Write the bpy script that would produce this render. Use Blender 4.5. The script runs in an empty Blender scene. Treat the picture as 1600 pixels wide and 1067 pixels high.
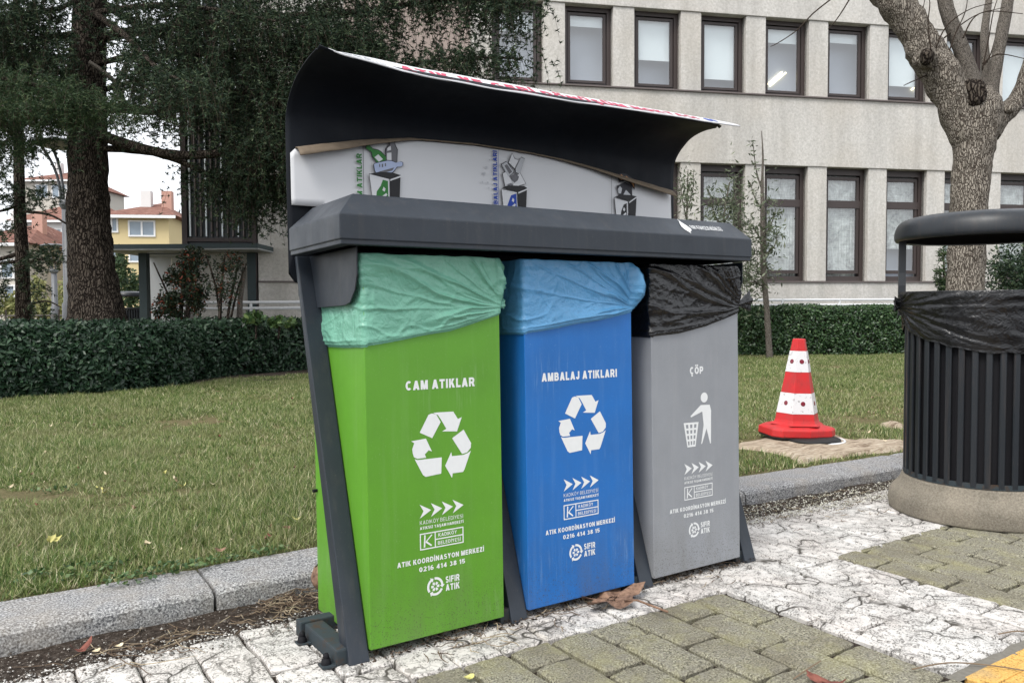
import bpy, bmesh, math, random
import numpy as np
from mathutils import Vector, Matrix, noise as mn
R = math.radians
SC = bpy.context.scene
COL = SC.collection
random.seed(7); RNG = np.random.default_rng(7)

# ------------------------------------------------------------------ camera, world, sun, exposure
CAM = Vector((-1.0143, -2.3330, 1.10)); YAW = .5865; PITCH = .0423; ROLL = -.0059; FPX = 1278.04
cam = bpy.data.cameras.new('camera'); camo = bpy.data.objects.new('camera', cam); COL.objects.link(camo)
cam.sensor_width = 36; cam.lens = 36 * FPX / 1600; cam.clip_end = 2000; cam.clip_start = .05
camo.matrix_world = Matrix.Translation(CAM) @ Matrix.Rotation(-YAW, 4, 'Z') @ Matrix.Rotation(R(90) - PITCH, 4, 'X') @ Matrix.Rotation(-ROLL * -1, 4, 'Z')
SC.camera = camo
SUN_EL, SUN_AZ = 52, -112          # azimuth measured from +Y towards +X (degrees)
w = bpy.data.worlds.new('World'); SC.world = w; w.use_nodes = True
nt = w.node_tree; nt.nodes.clear()
sky = nt.nodes.new('ShaderNodeTexSky'); sky.sky_type = 'NISHITA'; sky.sun_disc = False
sky.sun_elevation = R(SUN_EL); sky.sun_rotation = R(SUN_AZ); sky.air_density = 1.0; sky.dust_density = 4.0; sky.ozone_density = 1.0
hsv = nt.nodes.new('ShaderNodeHueSaturation'); hsv.inputs['Saturation'].default_value = .22   # a high white cloud layer
tint = nt.nodes.new('ShaderNodeMix'); tint.data_type = 'RGBA'; tint.inputs[0].default_value = .62
tint.inputs[7].default_value = (8.6, 8.9, 9.4, 1)
bg = nt.nodes.new('ShaderNodeBackground'); bg.inputs['Strength'].default_value = .10
wo = nt.nodes.new('ShaderNodeOutputWorld')
nt.links.new(sky.outputs[0], hsv.inputs['Color']); nt.links.new(hsv.outputs[0], tint.inputs[6])
nt.links.new(tint.outputs[2], bg.inputs['Color']); nt.links.new(bg.outputs[0], wo.inputs['Surface'])
sl = bpy.data.lights.new('sun', 'SUN'); sl.energy = 1.3; sl.angle = R(22); sl.color = (1, .965, .91)
so = bpy.data.objects.new('sun', sl); COL.objects.link(so)
a, e = R(SUN_AZ), R(SUN_EL)
so.rotation_euler = Vector((math.sin(a) * math.cos(e), math.cos(a) * math.cos(e), math.sin(e))).to_track_quat('Z', 'Y').to_euler()
SC.view_settings.view_transform = 'Standard'; SC.view_settings.look = 'None'
SC.view_settings.exposure = 1.15; SC.view_settings.gamma = 1; SC.view_settings.use_curve_mapping = False
SC.cycles.max_bounces = 6; SC.cycles.transparent_max_bounces = 12

# ------------------------------------------------------------------ helpers
CY, SY = math.cos(YAW), math.sin(YAW)
FWD = Vector((SY, CY, 0)); RGT = Vector((CY, -SY, 0))
def ray(px, py):
    a_, b_ = px - 800, py - 533.5
    cr, sr = math.cos(-ROLL), math.sin(-ROLL)
    u = cr * a_ - sr * b_; v = sr * a_ + cr * b_
    c, s = math.cos(PITCH), math.sin(PITCH)
    return (RGT * u + FWD * (FPX * c - v * s) + Vector((0, 0, -FPX * s - v * c))) / FPX
def at(px, py, D): return CAM + ray(px, py) * D            # photo pixel + distance -> world
def gr(px, py, z=0.0):
    r = ray(px, py); return CAM + r * ((z - CAM.z) / r.z)
MW = {}
def link(o, parent=None, M=None):
    COL.objects.link(o)
    if parent is not None: o.parent = parent; MW[o.name] = MW[parent.name]
    else: MW[o.name] = M or Matrix()
    return o
def tag(o, label=None, cat=None, group=None, kind=None):
    if label: o['label'] = label
    if cat: o['category'] = cat
    if group: o['group'] = group
    if kind: o['kind'] = kind
    return o
def root(name, label, cat, M=None, group=None, kind=None):
    o = bpy.data.objects.new(name, None); o.empty_display_size = .1
    M = M if isinstance(M, Matrix) else Matrix.Translation(M or (0, 0, 0))
    o.matrix_world = M; link(o, None, M)
    return tag(o, label, cat, group, kind)
def mesh(name, V, F, m, smooth=False):
    me = bpy.data.meshes.new(name); me.from_pydata([tuple(v) for v in V], [], F); me.materials.append(m)
    if smooth: me.polygons.foreach_set('use_smooth', [True] * len(me.polygons))
    me.update(); return me
def put(name, V, F, m, parent=None, smooth=False, local=False, mi=None):
    """mesh from world coordinates (or the parent's own with local=True)"""
    if parent is not None and not local:
        Mi = MW[parent.name].inverted(); V = [Mi @ Vector(v) for v in V]
    me = mesh(name, V, F, m, smooth)
    if mi:
        for mm in mi[0]: me.materials.append(mm)
        me.polygons.foreach_set('material_index', mi[1])
    return link(bpy.data.objects.new(name, me), parent)
def fast(name, V, k, m, parent=None, smooth=False):
    """numpy verts (N*k,3): N separate k-gons, world coordinates"""
    V = np.asarray(V, dtype=np.float32)
    if parent is not None:
        Mi = np.array(MW[parent.name].inverted()); V = V @ Mi[:3, :3].T.astype(np.float32) + Mi[:3, 3].astype(np.float32)
    n = len(V); me = bpy.data.meshes.new(name)
    me.vertices.add(n); me.vertices.foreach_set('co', V.ravel())
    me.loops.add(n); me.loops.foreach_set('vertex_index', np.arange(n, dtype=np.int32))
    me.polygons.add(n // k); me.polygons.foreach_set('loop_start', np.arange(0, n, k, dtype=np.int32))
    me.update(calc_edges=True); me.materials.append(m)
    return link(bpy.data.objects.new(name, me), parent)
class G:
    """geometry collector"""
    def __init__(s): s.V = []; s.F = []
    def add(s, V, F):
        b = len(s.V); s.V += [Vector(v) for v in V]; s.F += [tuple(i + b for i in f) for f in F]; return s
    def box(s, x0, x1, y0, y1, z0, z1):
        return s.add([(x0, y0, z0), (x1, y0, z0), (x1, y1, z0), (x0, y1, z0), (x0, y0, z1), (x1, y0, z1), (x1, y1, z1), (x0, y1, z1)],
                     [(0, 3, 2, 1), (4, 5, 6, 7), (0, 1, 5, 4), (1, 2, 6, 5), (2, 3, 7, 6), (3, 0, 4, 7)])
    def hexa(s, P):   # 8 corners: bottom 4 ccw, top 4
        return s.add(P, [(0, 3, 2, 1), (4, 5, 6, 7), (0, 1, 5, 4), (1, 2, 6, 5), (2, 3, 7, 6), (3, 0, 4, 7)])
    def prism(s, poly, d):   # poly: list of Vector, extruded by vector d
        n = len(poly); d = Vector(d); P = [Vector(p) for p in poly]
        return s.add(P + [p + d for p in P], [tuple(range(n))[::-1], tuple(range(n, 2 * n))] + [(i, (i + 1) % n, n + (i + 1) % n, n + i) for i in range(n)])
    def tube(s, pts, rad, seg=8, cap=True, jit=0, fr=3.0):
        pts = [Vector(p) for p in pts]; rings = []
        b = len(s.V); prev = None
        for i, p in enumerate(pts):
            t = (pts[min(i + 1, len(pts) - 1)] - pts[max(i - 1, 0)]).normalized()
            if prev is None:
                prev = t.orthogonal().normalized()
            x = (prev - t * prev.dot(t)).normalized(); prev = x; y = t.cross(x)
            r = rad[i] if isinstance(rad, (list, tuple)) else rad
            for k in range(seg):
                a_ = 2 * math.pi * k / seg; q = x * math.cos(a_) + y * math.sin(a_)
                rr = r
                if jit: rr = r * (1 + jit * mn.noise((p + q * r) * fr) + jit * .5 * mn.noise((p + q * r) * fr * 3.1))
                s.V.append(p + q * rr)
        n = len(pts)
        for i in range(n - 1):
            for k in range(seg):
                a_, c_ = b + i * seg + k, b + i * seg + (k + 1) % seg
                s.F.append((a_, c_, c_ + seg, a_ + seg))
        if cap:
            s.F.append(tuple(b + k for k in range(seg))[::-1]); s.F.append(tuple(b + (n - 1) * seg + k for k in range(seg)))
        return s
    def lathe(s, prof, c=(0, 0, 0), seg=32, a0=0, a1=2 * math.pi):
        full = abs(a1 - a0 - 2 * math.pi) < 1e-6; b = len(s.V); ns = seg if full else seg + 1; c = Vector(c)
        for r, z in prof:
            for k in range(ns):
                a_ = a0 + (a1 - a0) * k / seg; s.V.append(c + Vector((r * math.cos(a_), r * math.sin(a_), z)))
        for i in range(len(prof) - 1):
            for k in range(seg):
                a_, c_ = b + i * ns + k, b + i * ns + (k + 1) % ns
                s.F.append((a_, c_, c_ + ns, a_ + ns))
        return s
    def put(s, name, m, parent=None, smooth=False, local=False, bevel=0, kind=None, label=None, seg=2):
        o = put(name, s.V, s.F, m, parent, smooth, local)
        if bevel:
            bm = bmesh.new(); bm.from_mesh(o.data)
            bmesh.ops.remove_doubles(bm, verts=bm.verts, dist=1e-5)
            ed = [e_ for e_ in bm.edges if len(e_.link_faces) == 2 and e_.calc_face_angle(0) > .5]
            bmesh.ops.bevel(bm, geom=ed, offset=bevel, segments=seg, affect='EDGES', profile=.6, clamp_overlap=True)
            bm.to_mesh(o.data); bm.free()
            o.data.polygons.foreach_set('use_smooth', [False] * len(o.data.polygons)); o.data.update()
        if kind: o['kind'] = kind
        if label: o['label'] = label
        return o
def smooth_path(pts, n=4):
    """Catmull-Rom through tuples of numbers"""
    P = [np.array(p, float) for p in pts]; out = []
    for i in range(len(P) - 1):
        a_, b_, c_, d_ = P[max(i - 1, 0)], P[i], P[i + 1], P[min(i + 2, len(P) - 1)]
        for k in range(n):
            t = k / n
            out.append(.5 * ((2 * b_) + (c_ - a_) * t + (2 * a_ - 5 * b_ + 4 * c_ - d_) * t * t + (3 * b_ - a_ - 3 * c_ + d_) * t ** 3))
    out.append(P[-1]); return out

# ------------------------------------------------------------------ materials
def lin(r, g, b):
    f = lambda c: (c / 255) / 12.92 if c / 255 <= .04045 else ((c / 255 + .055) / 1.055) ** 2.4
    return (f(r), f(g), f(b), 1)
class M_:
    """small node builder"""
    def __init__(s, name):
        s.m = bpy.data.materials.new(name); s.m.use_nodes = True; s.t = s.m.node_tree
        s.p = s.t.nodes['Principled BSDF']; s.o = s.t.nodes['Material Output']
    def n(s, typ, **kw):
        x = s.t.nodes.new(typ)
        for k, v in kw.items(): setattr(x, k, v)
        return x
    def l(s, a_, b_): s.t.links.new(a_, b_)
    def pos(s, scale=(1, 1, 1), obj=False):
        src = s.n('ShaderNodeTexCoord').outputs['Object'] if obj else s.n('ShaderNodeNewGeometry').outputs['Position']
        mp = s.n('ShaderNodeMapping'); mp.inputs['Scale'].default_value = scale; s.l(src, mp.inputs['Vector']); return mp.outputs[0]
    def noise(s, vec, sc, det=4, rough=.55, dist=0):
        x = s.n('ShaderNodeTexNoise'); x.inputs['Scale'].default_value = sc; x.inputs['Detail'].default_value = det
        x.inputs['Roughness'].default_value = rough; x.inputs['Distortion'].default_value = dist; s.l(vec, x.inputs['Vector']); return x.outputs['Fac']
    def vor(s, vec, sc, feat='DISTANCE_TO_EDGE', rnd=1.0):
        x = s.n('ShaderNodeTexVoronoi', feature=feat); x.inputs['Scale'].default_value = sc; x.inputs['Randomness'].default_value = rnd
        s.l(vec, x.inputs['Vector']); return x.outputs['Distance']
    def ramp(s, fac, stops, interp='LINEAR'):
        x = s.n('ShaderNodeValToRGB'); x.color_ramp.interpolation = interp; cr = x.color_ramp
        while len(cr.elements) < len(stops): cr.elements.new(.5)
        for e_, (p, c) in zip(cr.elements, stops):
            e_.position = p; e_.color = c if hasattr(c, '__len__') else (c, c, c, 1)
        s.l(fac, x.inputs['Fac']); return x.outputs['Color']
    def mix(s, f, a_, b_, mode='MIX'):
        x = s.n('ShaderNodeMix', data_type='RGBA', blend_type=mode)
        for sock, v in ((x.inputs[0], f), (x.inputs[6], a_), (x.inputs[7], b_)):
            if hasattr(v, 'is_output'): s.l(v, sock)
            elif hasattr(v, '__len__'): sock.default_value = v
            else: sock.default_value = v if sock is x.inputs[0] else (v, v, v, 1)
        return x.outputs[2]
    def math(s, op, a_, b_=None):
        x = s.n('ShaderNodeMath', operation=op)
        for sock, v in zip(x.inputs, (a_, b_)):
            if v is None: continue
            if hasattr(v, 'is_output'): s.l(v, sock)
            else: sock.default_value = v
        return x.outputs[0]
    def bump(s, h, st=.3, d=.01):
        x = s.n('ShaderNodeBump'); x.inputs['Strength'].default_value = st; x.inputs['Distance'].default_value = d
        s.l(h, x.inputs['Height']); s.l(x.outputs[0], s.p.inputs['Normal']); return s
    def col(s, c):
        if hasattr(c, 'is_output'): s.l(c, s.p.inputs['Base Color'])
        else: s.p.inputs['Base Color'].default_value = c
        return s
    def rough(s, r, spec=None, metal=None):
        if hasattr(r, 'is_output'): s.l(r, s.p.inputs['Roughness'])
        else: s.p.inputs['Roughness'].default_value = r
        if spec is not None: s.p.inputs['Specular IOR Level'].default_value = spec
        if metal is not None: s.p.inputs['Metallic'].default_value = metal
        return s
def painted(name, c, rough=.42, dirt=.25, dcol=(.12, .10, .08, 1), scale=6, spk=True, spec=.4, wear=False):
    """paint with faint unevenness, dust and specks"""
    x = M_(name); p = x.pos()
    n1 = x.noise(p, scale, 6, .62); n2 = x.noise(p, scale * 14, 3)
    base = x.mix(x.ramp(n1, [(.35, 0.0), (.75, 1.0)]), c, tuple(v * .82 for v in c[:3]) + (1,))
    st = x.noise(x.pos((30, 30, 1.6)), 1.2, 4, .6)
    base = x.mix(x.math('MULTIPLY', x.ramp(st, [(.52, 0.0), (.72, 1.0)]), dirt * .5), base, dcol)
    if spk:
        sp = x.noise(p, 170, 1); base = x.mix(x.math('MULTIPLY', x.ramp(sp, [(.70, 0.0), (.74, 1.0)]), dirt), base, dcol)
    if wear:
        sc_ = x.noise(x.pos((130, 130, 7)), 1.0, 3, .6); rg = x.noise(p, 3.1, 3, .5)
        base = x.mix(x.math('MULTIPLY', x.math('MULTIPLY', x.ramp(sc_, [(.56, 0.0), (.66, 1.0)]), x.ramp(rg, [(.55, 0.0), (.72, 1.0)])), .24), base, dcol)
        sp = x.n('ShaderNodeSeparateXYZ'); x.l(x.pos((1, 1, 1), True), sp.inputs[0]); low = x.ramp(sp.outputs['Z'], [(.04, 1.0), (.30, .12), (1.0, .05)])
        gr_ = x.noise(p, 240, 2, .6); gm = x.noise(x.pos((7, 7, 2.2)), 1.4, 4, .6)
        base = x.mix(x.math('MULTIPLY', x.math('MULTIPLY', x.ramp(gr_, [(.57, 0.0), (.66, 1.0)]), low), .75), base, (.05, .042, .030, 1))
        base = x.mix(x.math('MULTIPLY', x.math('MULTIPLY', x.ramp(gm, [(.40, 0.0), (.65, 1.0)]), low), .30), base, (.11, .10, .075, 1))
    x.col(base).rough(x.ramp(n1, [(.3, rough - .06), (.8, rough + .15)]), spec).bump(x.math('ADD', n2, x.math('MULTIPLY', n1, 2.0)), .05, .004)
    return x.m
def plain(name, c, rough=.6, spec=.3, var=.15, sc=20, metal=None):
    x = M_(name); n = x.noise(x.pos(), sc, 3)
    x.col(x.mix(n, tuple(v * (1 - var) for v in c[:3]) + (1,), tuple(min(1, v * (1 + var)) for v in c[:3]) + (1,))).rough(rough, spec, metal)
    return x.m
def leafmat(name, stops=(), rough=.5, spec=.25, trans=.25, big=None):
    x = M_(name); g = x.n('ShaderNodeNewGeometry'); c = x.ramp(g.outputs['Random Per Island'], stops)
    n = x.noise(x.pos(), 1.3, 3)
    if big: c = x.mix(x.ramp(n, [(.46, 0.0), (.85, .6)]), c, big)
    x.col(c).rough(rough, spec)
    if trans:
        tr = x.n('ShaderNodeBsdfTranslucent'); x.l(c, tr.inputs['Color']); ms = x.n('ShaderNodeMixShader'); ms.inputs[0].default_value = trans
        x.l(x.p.outputs[0], ms.inputs[1]); x.l(tr.outputs[0], ms.inputs[2]); x.l(ms.outputs[0], x.o.inputs['Surface'])
    return x.m
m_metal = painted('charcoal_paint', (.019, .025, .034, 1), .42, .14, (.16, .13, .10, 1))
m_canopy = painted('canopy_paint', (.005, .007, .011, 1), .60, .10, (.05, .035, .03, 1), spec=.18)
m_green = painted('green_paint', (.100, .285, .022, 1), .38, .14, (.30, .42, .22, 1), 3, wear=True)
m_blue = painted('blue_paint', (.012, .130, .420, 1), .38, .14, (.25, .38, .55, 1), 3, wear=True)
m_grey = painted('grey_paint', (.250, .262, .282, 1), .42, .20, (.36, .36, .36, 1), 3, wear=True)
m_print = plain('white_print', (.66, .67, .67, 1), .5, .3, .05, 60)
m_line = plain('dark_print', (.02, .02, .025, 1), .6)
m_red = plain('red_print', (.42, .02, .07, 1), .5)
m_black = plain('black_metal', (.006, .006, .008, 1), .7, .2)
def rusty():
    x = M_('rusty_paint'); p = x.pos(); n = x.noise(p, 22, 6, .7)
    x.col(x.mix(x.ramp(n, [(.50, 0.0), (.66, 1.0)]), (.030, .040, .046, 1), (.050, .032, .022, 1))).rough(.7, .2).bump(n, .3, .004); return x.m
m_rust = rusty()
def bagmat(name, c, alpha, rough=.28):
    x = M_(name); p = x.pos(); n = x.noise(p, 9, 5, .6, .6); n2 = x.noise(p, 45, 4, .6, 1.5)
    col = x.mix(n, tuple(v * .8 for v in c[:3]) + (1,), tuple(min(1, v * 1.2) for v in c[:3]) + (1,))
    x.col(col).rough(rough, .55).bump(x.math('ADD', x.math('MULTIPLY', x.math('ABSOLUTE', x.math('SUBTRACT', n, .5)), 2.0), x.math('MULTIPLY', n2, .4)), .55, .014)
    if alpha < 1:
        tr = x.n('ShaderNodeBsdfTransparent'); tr.inputs[0].default_value = (*[min(1, v * 1.25 + .15) for v in c[:3]], 1)
        ms = x.n('ShaderNodeMixShader'); ms.inputs[0].default_value = alpha
        x.l(tr.outputs[0], ms.inputs[1]); x.l(x.p.outputs[0], ms.inputs[2]); x.l(ms.outputs[0], x.o.inputs['Surface'])
    return x.m
m_baggreen = bagmat('mint_plastic', (.17, .42, .31, 1), .82, .22)
m_bagblue = bagmat('light_blue_plastic', (.10, .31, .55, 1), .82, .22)
m_bagblack = bagmat('black_plastic', (.004, .004, .005, 1), 1, .20)
def concrete(name, c, c2, sc=1.0, bump=.4):
    x = M_(name); p = x.pos(); a_ = x.noise(p, .9 * sc, 5, .6); b_ = x.noise(p, 26 * sc, 4, .7); f = x.noise(p, 90 * sc, 2)
    st = x.noise(x.pos((2.2, 2.2, .25)), 1.3, 5, .6)
    k = x.mix(x.ramp(b_, [(.36, 0.0), (.64, 1.0)]), c, c2)
    k = x.mix(x.math('MULTIPLY', x.ramp(st, [(.40, 0.0), (.68, 1.0)]), .42), k, tuple(v * .62 for v in c[:3]) + (1,))
    k = x.mix(x.math('MULTIPLY', x.ramp(a_, [(.4, 0.0), (.7, 1.0)]), .25), k, (.42, .36, .28, 1))
    k = x.mix(x.math('MULTIPLY', x.ramp(f, [(.62, 0.0), (.7, 1.0)]), .4), k, tuple(v * .5 for v in c[:3]) + (1,))
    x.col(k).rough(.9, .15).bump(x.math('ADD', b_, f), bump, .01); return x.m
m_wall = concrete('roughcast_wall', (.43, .415, .385, 1), (.58, .56, .53, 1), .8)
m_ring = concrete('grey_concrete', (.17, .15, .12, 1), (.31, .28, .225, 1), 4, .7)
def granite():
    x = M_('granite'); p = x.pos(); v = x.vor(p, 210, 'F1'); n = x.noise(p, 150, 3, .7); b_ = x.noise(p, 5, 5, .65)
    k = x.ramp(n, [(.36, (.03, .03, .035, 1)), (.45, (.15, .15, .155, 1)), (.55, (.27, .268, .265, 1)), (.66, (.50, .50, .50, 1))])
    k = x.mix(x.math('MULTIPLY', x.ramp(b_, [(.45, 0.0), (.72, 1.0)]), .4), k, (.27, .23, .18, 1))
    x.col(k).rough(.8, .25).bump(x.math('ADD', n, b_), .35, .004); return x.m
m_granite = granite()
def paver(name, white):
    x = M_(name); p = x.pos(); fine = x.noise(p, 150, 4, .75); mid = x.noise(p, 26, 4, .65, .6); big = x.noise(p, 2.6, 4, .6)
    if not white:
        k = x.ramp(fine, [(.39, (.045, .042, .034, 1)), (.46, (.150, .140, .104, 1)), (.55, (.26, .245, .18, 1)), (.66, (.42, .405, .31, 1))])
        k = x.mix(x.math('MULTIPLY', x.ramp(mid, [(.45, 0.0), (.62, 1.0)]), .45), k, (.20, .19, .165, 1))
        k = x.mix(x.math('MULTIPLY', x.ramp(big, [(.46, 0.0), (.68, 1.0)]), .6), k, (.12, .105, .075, 1)); k = x.mix(x.math('MULTIPLY', x.ramp(x.noise(x.pos((1, 1, 1)), 4.6, 5, .7), [(.50, 0.0), (.64, 1.0)]), .30), k, (.30, .285, .13, 1))
        x.col(k).rough(.9, .15).bump(x.math('ADD', fine, mid), .55, .006); return x.m
    pp = x.n('ShaderNodeVectorMath', operation='ADD'); nv = x.n('ShaderNodeTexNoise'); nv.inputs['Scale'].default_value = 7
    sv = x.n('ShaderNodeVectorMath', operation='SCALE'); sv.inputs['Scale'].default_value = .16
    x.l(p, nv.inputs['Vector']); x.l(nv.outputs['Color'], sv.inputs[0]); x.l(p, pp.inputs[0]); x.l(sv.outputs[0], pp.inputs[1])
    cr = x.vor(pp.outputs[0], 4.2); cr2 = x.vor(pp.outputs[0], 13); gate = x.ramp(x.noise(p, 5.5, 3), [(.42, 0.0), (.55, 1.0)])
    paint = x.mix(mid, (.52, .50, .47, 1), (.64, .625, .60, 1))
    paint = x.mix(x.math('MULTIPLY', x.ramp(big, [(.4, 0.0), (.75, 1.0)]), .5), paint, (.50, .43, .385, 1))
    wear = x.math('ADD', x.math('MULTIPLY', fine, .75), x.math('MULTIPLY', mid, .55))
    hole = x.ramp(wear, [(.575, 1.0), (.60, 0.0)])
    crk = x.math('MULTIPLY', x.ramp(cr, [(.0, 1.0), (.010, .95), (.024, 0.0)]), x.math('MAXIMUM', gate, .25)); crk2 = x.math('MULTIPLY', x.ramp(cr2, [(0, 1.0), (.02, .7), (.035, 0.0)]), x.math('MULTIPLY', x.ramp(big, [(.54, 0.0), (.60, 1.0)]), .6))
    near = x.math('MULTIPLY', x.ramp(cr, [(.0, 1.0), (.16, 0.0)]), x.ramp(fine, [(.44, 1.0), (.50, 0.0)]))
    msk = x.math('MAXIMUM', x.math('MAXIMUM', x.math('MULTIPLY', hole, .8), x.math('MULTIPLY', near, .7)), x.math('MAXIMUM', crk, crk2))
    x.col(x.mix(msk, paint, (.055, .050, .042, 1))).rough(.75, .25)
    x.bump(x.math('SUBTRACT', x.math('ADD', fine, mid), x.math('MULTIPLY', msk, 1.4)), .6, .006); return x.m
m_olive = paver('olive_paver', False); m_white = paver('white_painted_paver', True)
def yellowm():
    x = M_('yellow_paving'); p = x.pos(); f = x.noise(p, 140, 4, .7); b_ = x.noise(p, 6, 4, .6)
    k = x.ramp(f, [(.34, (.16, .10, .04, 1)), (.46, (.52, .30, .08, 1)), (.66, (.66, .42, .14, 1))])
    x.col(x.mix(x.math('MULTIPLY', x.ramp(b_, [(.5, 0.0), (.66, 1.0)]), .5), k, (.30, .24, .15, 1))).rough(.85, .2).bump(f, .5, .005); return x.m
m_yellow = yellowm()
def soilm():
    x = M_('soil'); p = x.pos(); f = x.noise(p, 55, 6, .7); b_ = x.noise(p, 5, 4)
    k = x.ramp(f, [(.3, (.010, .009, .008, 1)), (.52, (.038, .031, .026, 1)), (.72, (.13, .115, .10, 1))])
    x.col(x.mix(x.math('MULTIPLY', b_, .35), k, (.075, .052, .038, 1))).rough(.95, .1).bump(f, .8, .02); return x.m
m_soil = soilm()
def lawnm():
    x = M_('lawn_ground'); p = x.pos(); f = x.noise(p, 60, 6, .75); b_ = x.noise(p, 1.1, 5, .65)
    k = x.ramp(f, [(.32, (.055, .050, .026, 1)), (.5, (.13, .13, .055, 1)), (.72, (.27, .23, .13, 1))])
    x.col(x.mix(x.math('MULTIPLY', x.ramp(b_, [(.45, 0.0), (.7, 1.0)]), .7), k, (.19, .13, .085, 1))).rough(.95, .1).bump(f, .9, .03); return x.m
m_lawn = lawnm()
m_asphalt = plain('asphalt', (.11, .11, .11, 1), .9, .2, .3, 40)
m_grass = leafmat('grass_blades', big=(.27, .24, .13, 1), stops= [(0, (.035, .070, .016, 1)), (.30, (.080, .140, .030, 1)), (.60, (.165, .225, .062, 1)), (.80, (.30, .32, .13, 1)), (.93, (.50, .46, .28, 1)), (1, (.60, .55, .38, 1))], rough=.55, spec=.3, trans=.3)
def barkm(name, c1, c2, c3, sx=1.0, str_=.9):
    x = M_(name); nn_ = x.n('ShaderNodeTexNoise'); nn_.inputs['Scale'].default_value = 5 * sx; p0 = x.pos((9 * sx, 9 * sx, 1.7 * sx)); x.l(x.pos(), nn_.inputs['Vector']); ad = x.n('ShaderNodeVectorMath', operation='ADD'); x.l(p0, ad.inputs[0]); x.l(nn_.outputs['Color'], ad.inputs[1]); p = ad.outputs[0]; v = x.vor(p, 2.8); n = x.noise(x.pos((5, 5, .9)), 3.2 * sx, 6, .62); h = x.math('ADD', x.math('MULTIPLY', x.ramp(v, [(0, 0.0), (.22, 1.0)]), .8), x.math('MULTIPLY', n, .7))
    x.col(x.ramp(h, [(.3, c1), (.75, c2), (1.25 / 1.5, c3)])).rough(.95, .1).bump(h, str_, .05); return x.m
m_bark = barkm('cedar_bark', (.008, .006, .005, 1), (.040, .031, .025, 1), (.085, .070, .056, 1), 1.3)
m_plane = barkm('plane_bark', (.055, .045, .036, 1), (.16, .137, .114, 1), (.28, .25, .21, 1), 2.4, .75)
m_limb = barkm('smooth_bark', (.055, .047, .040, 1), (.135, .118, .10, 1), (.24, .215, .185, 1), 6, .7)
m_twig = plain('twig_bark', (.035, .026, .020, 1), .9, .1, .3)
m_needle = leafmat('cedar_needles', [(0, (.010, .020, .012, 1)), (.5, (.022, .042, .023, 1)), (.80, (.045, .072, .038, 1)), (1, (.12, .155, .08, 1))], .6, .2, .2)
m_needle2 = leafmat('fir_needles', [(0, (.012, .028, .013, 1)), (.5, (.028, .055, .022, 1)), (.9, (.060, .090, .038, 1)), (1, (.11, .13, .06, 1))], .6, .2, .2)
m_hedge = leafmat('dark_hedge_leaves', [(0, (.008, .022, .012, 1)), (.5, (.016, .040, .020, 1)), (.85, (.030, .065, .032, 1)), (1, (.055, .095, .05, 1))], .42, .35, .12)
m_hedge2 = leafmat('privet_leaves', [(0, (.012, .030, .012, 1)), (.5, (.028, .065, .022, 1)), (.85, (.055, .11, .038, 1)), (1, (.11, .17, .07, 1))], .38, .45, .15)
m_olivel = leafmat('olive_leaves', [(0, (.045, .062, .032, 1)), (.6, (.10, .125, .075, 1)), (1, (.20, .22, .15, 1))], .5, .3, .2)
m_berry = leafmat('berry_shrub_leaves', [(0, (.010, .018, .010, 1)), (.7, (.025, .045, .020, 1)), (.86, (.05, .07, .03, 1)), (.90, (.16, .03, .015, 1)), (1, (.20, .05, .02, 1))], .5, .3, .15)
m_yel = leafmat('pale_leaves', [(0, (.10, .12, .04, 1)), (.6, (.22, .23, .09, 1)), (1, (.36, .33, .16, 1))], .6, .2, .3)
m_broad = leafmat('broad_leaves', [(0, (.025, .055, .018, 1)), (.6, (.06, .12, .035, 1)), (1, (.13, .18, .06, 1))], .45, .4, .2)
m_frame = plain('brown_aluminium', (.045, .034, .032, 1), .45, .4, .1)
m_sill = plain('dark_sill', (.12, .10, .095, 1), .5, .3)
m_blind = plain('white_blind', (.72, .77, .79, 1), .7, .2, .03, 3)
m_room = plain('room_backing', (.42, .45, .52, 1), .8, .2, .15, .9)
def lacem():
    x = M_('lace_with_reflection'); p = x.pos(); n = x.noise(p, 3.2, 7, .72, 1.2); f = x.noise(x.pos((1, 1, 14)), 3, 3)  # the mottling paints tree reflections into the lace colour
    x.col(x.ramp(x.math('ADD', x.math('MULTIPLY', n, .8), x.math('MULTIPLY', f, .2)), [(.36, (.16, .17, .16, 1)), (.5, (.40, .42, .41, 1)), (.66, (.70, .72, .71, 1))])).rough(.8, .2); return x.m
m_lace = lacem(); m_lace.diffuse_color = (.5, .5, .5, 1)
def glassm():
    x = M_('window_glass'); lw = x.n('ShaderNodeLayerWeight'); lw.inputs['Blend'].default_value = .5; gl = x.n('ShaderNodeBsdfGlossy'); gl.inputs['Roughness'].default_value = .02; tr = x.n('ShaderNodeBsdfTransparent'); tr.inputs[0].default_value = (.93, .96, .96, 1)
    ms = x.n('ShaderNodeMixShader'); x.l(x.math('ADD', x.math('MULTIPLY', x.math('POWER', lw.outputs['Facing'], 3.0), .8), .20), ms.inputs[0]); x.l(tr.outputs[0], ms.inputs[1]); x.l(gl.outputs[0], ms.inputs[2]); x.l(ms.outputs[0], x.o.inputs['Surface']); return x.m
m_glass = glassm()
m_tube = M_('lit_tube'); m_tube.p.inputs['Emission Color'].default_value = (1, .85, .5, 1); m_tube.p.inputs['Emission Strength'].default_value = 1.6; m_tube = m_tube.m
m_boardw = plain('white_foam_board', (.55, .555, .57, 1), .6, .3, .08, 4)
m_boardb = plain('brown_board_edge', (.145, .115, .085, 1), .8, .1, .35, 30)
m_pgreen = plain('green_ink', (.03, .16, .035, 1), .6); m_pblue = plain('blue_ink', (.015, .05, .30, 1), .6)
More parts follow.
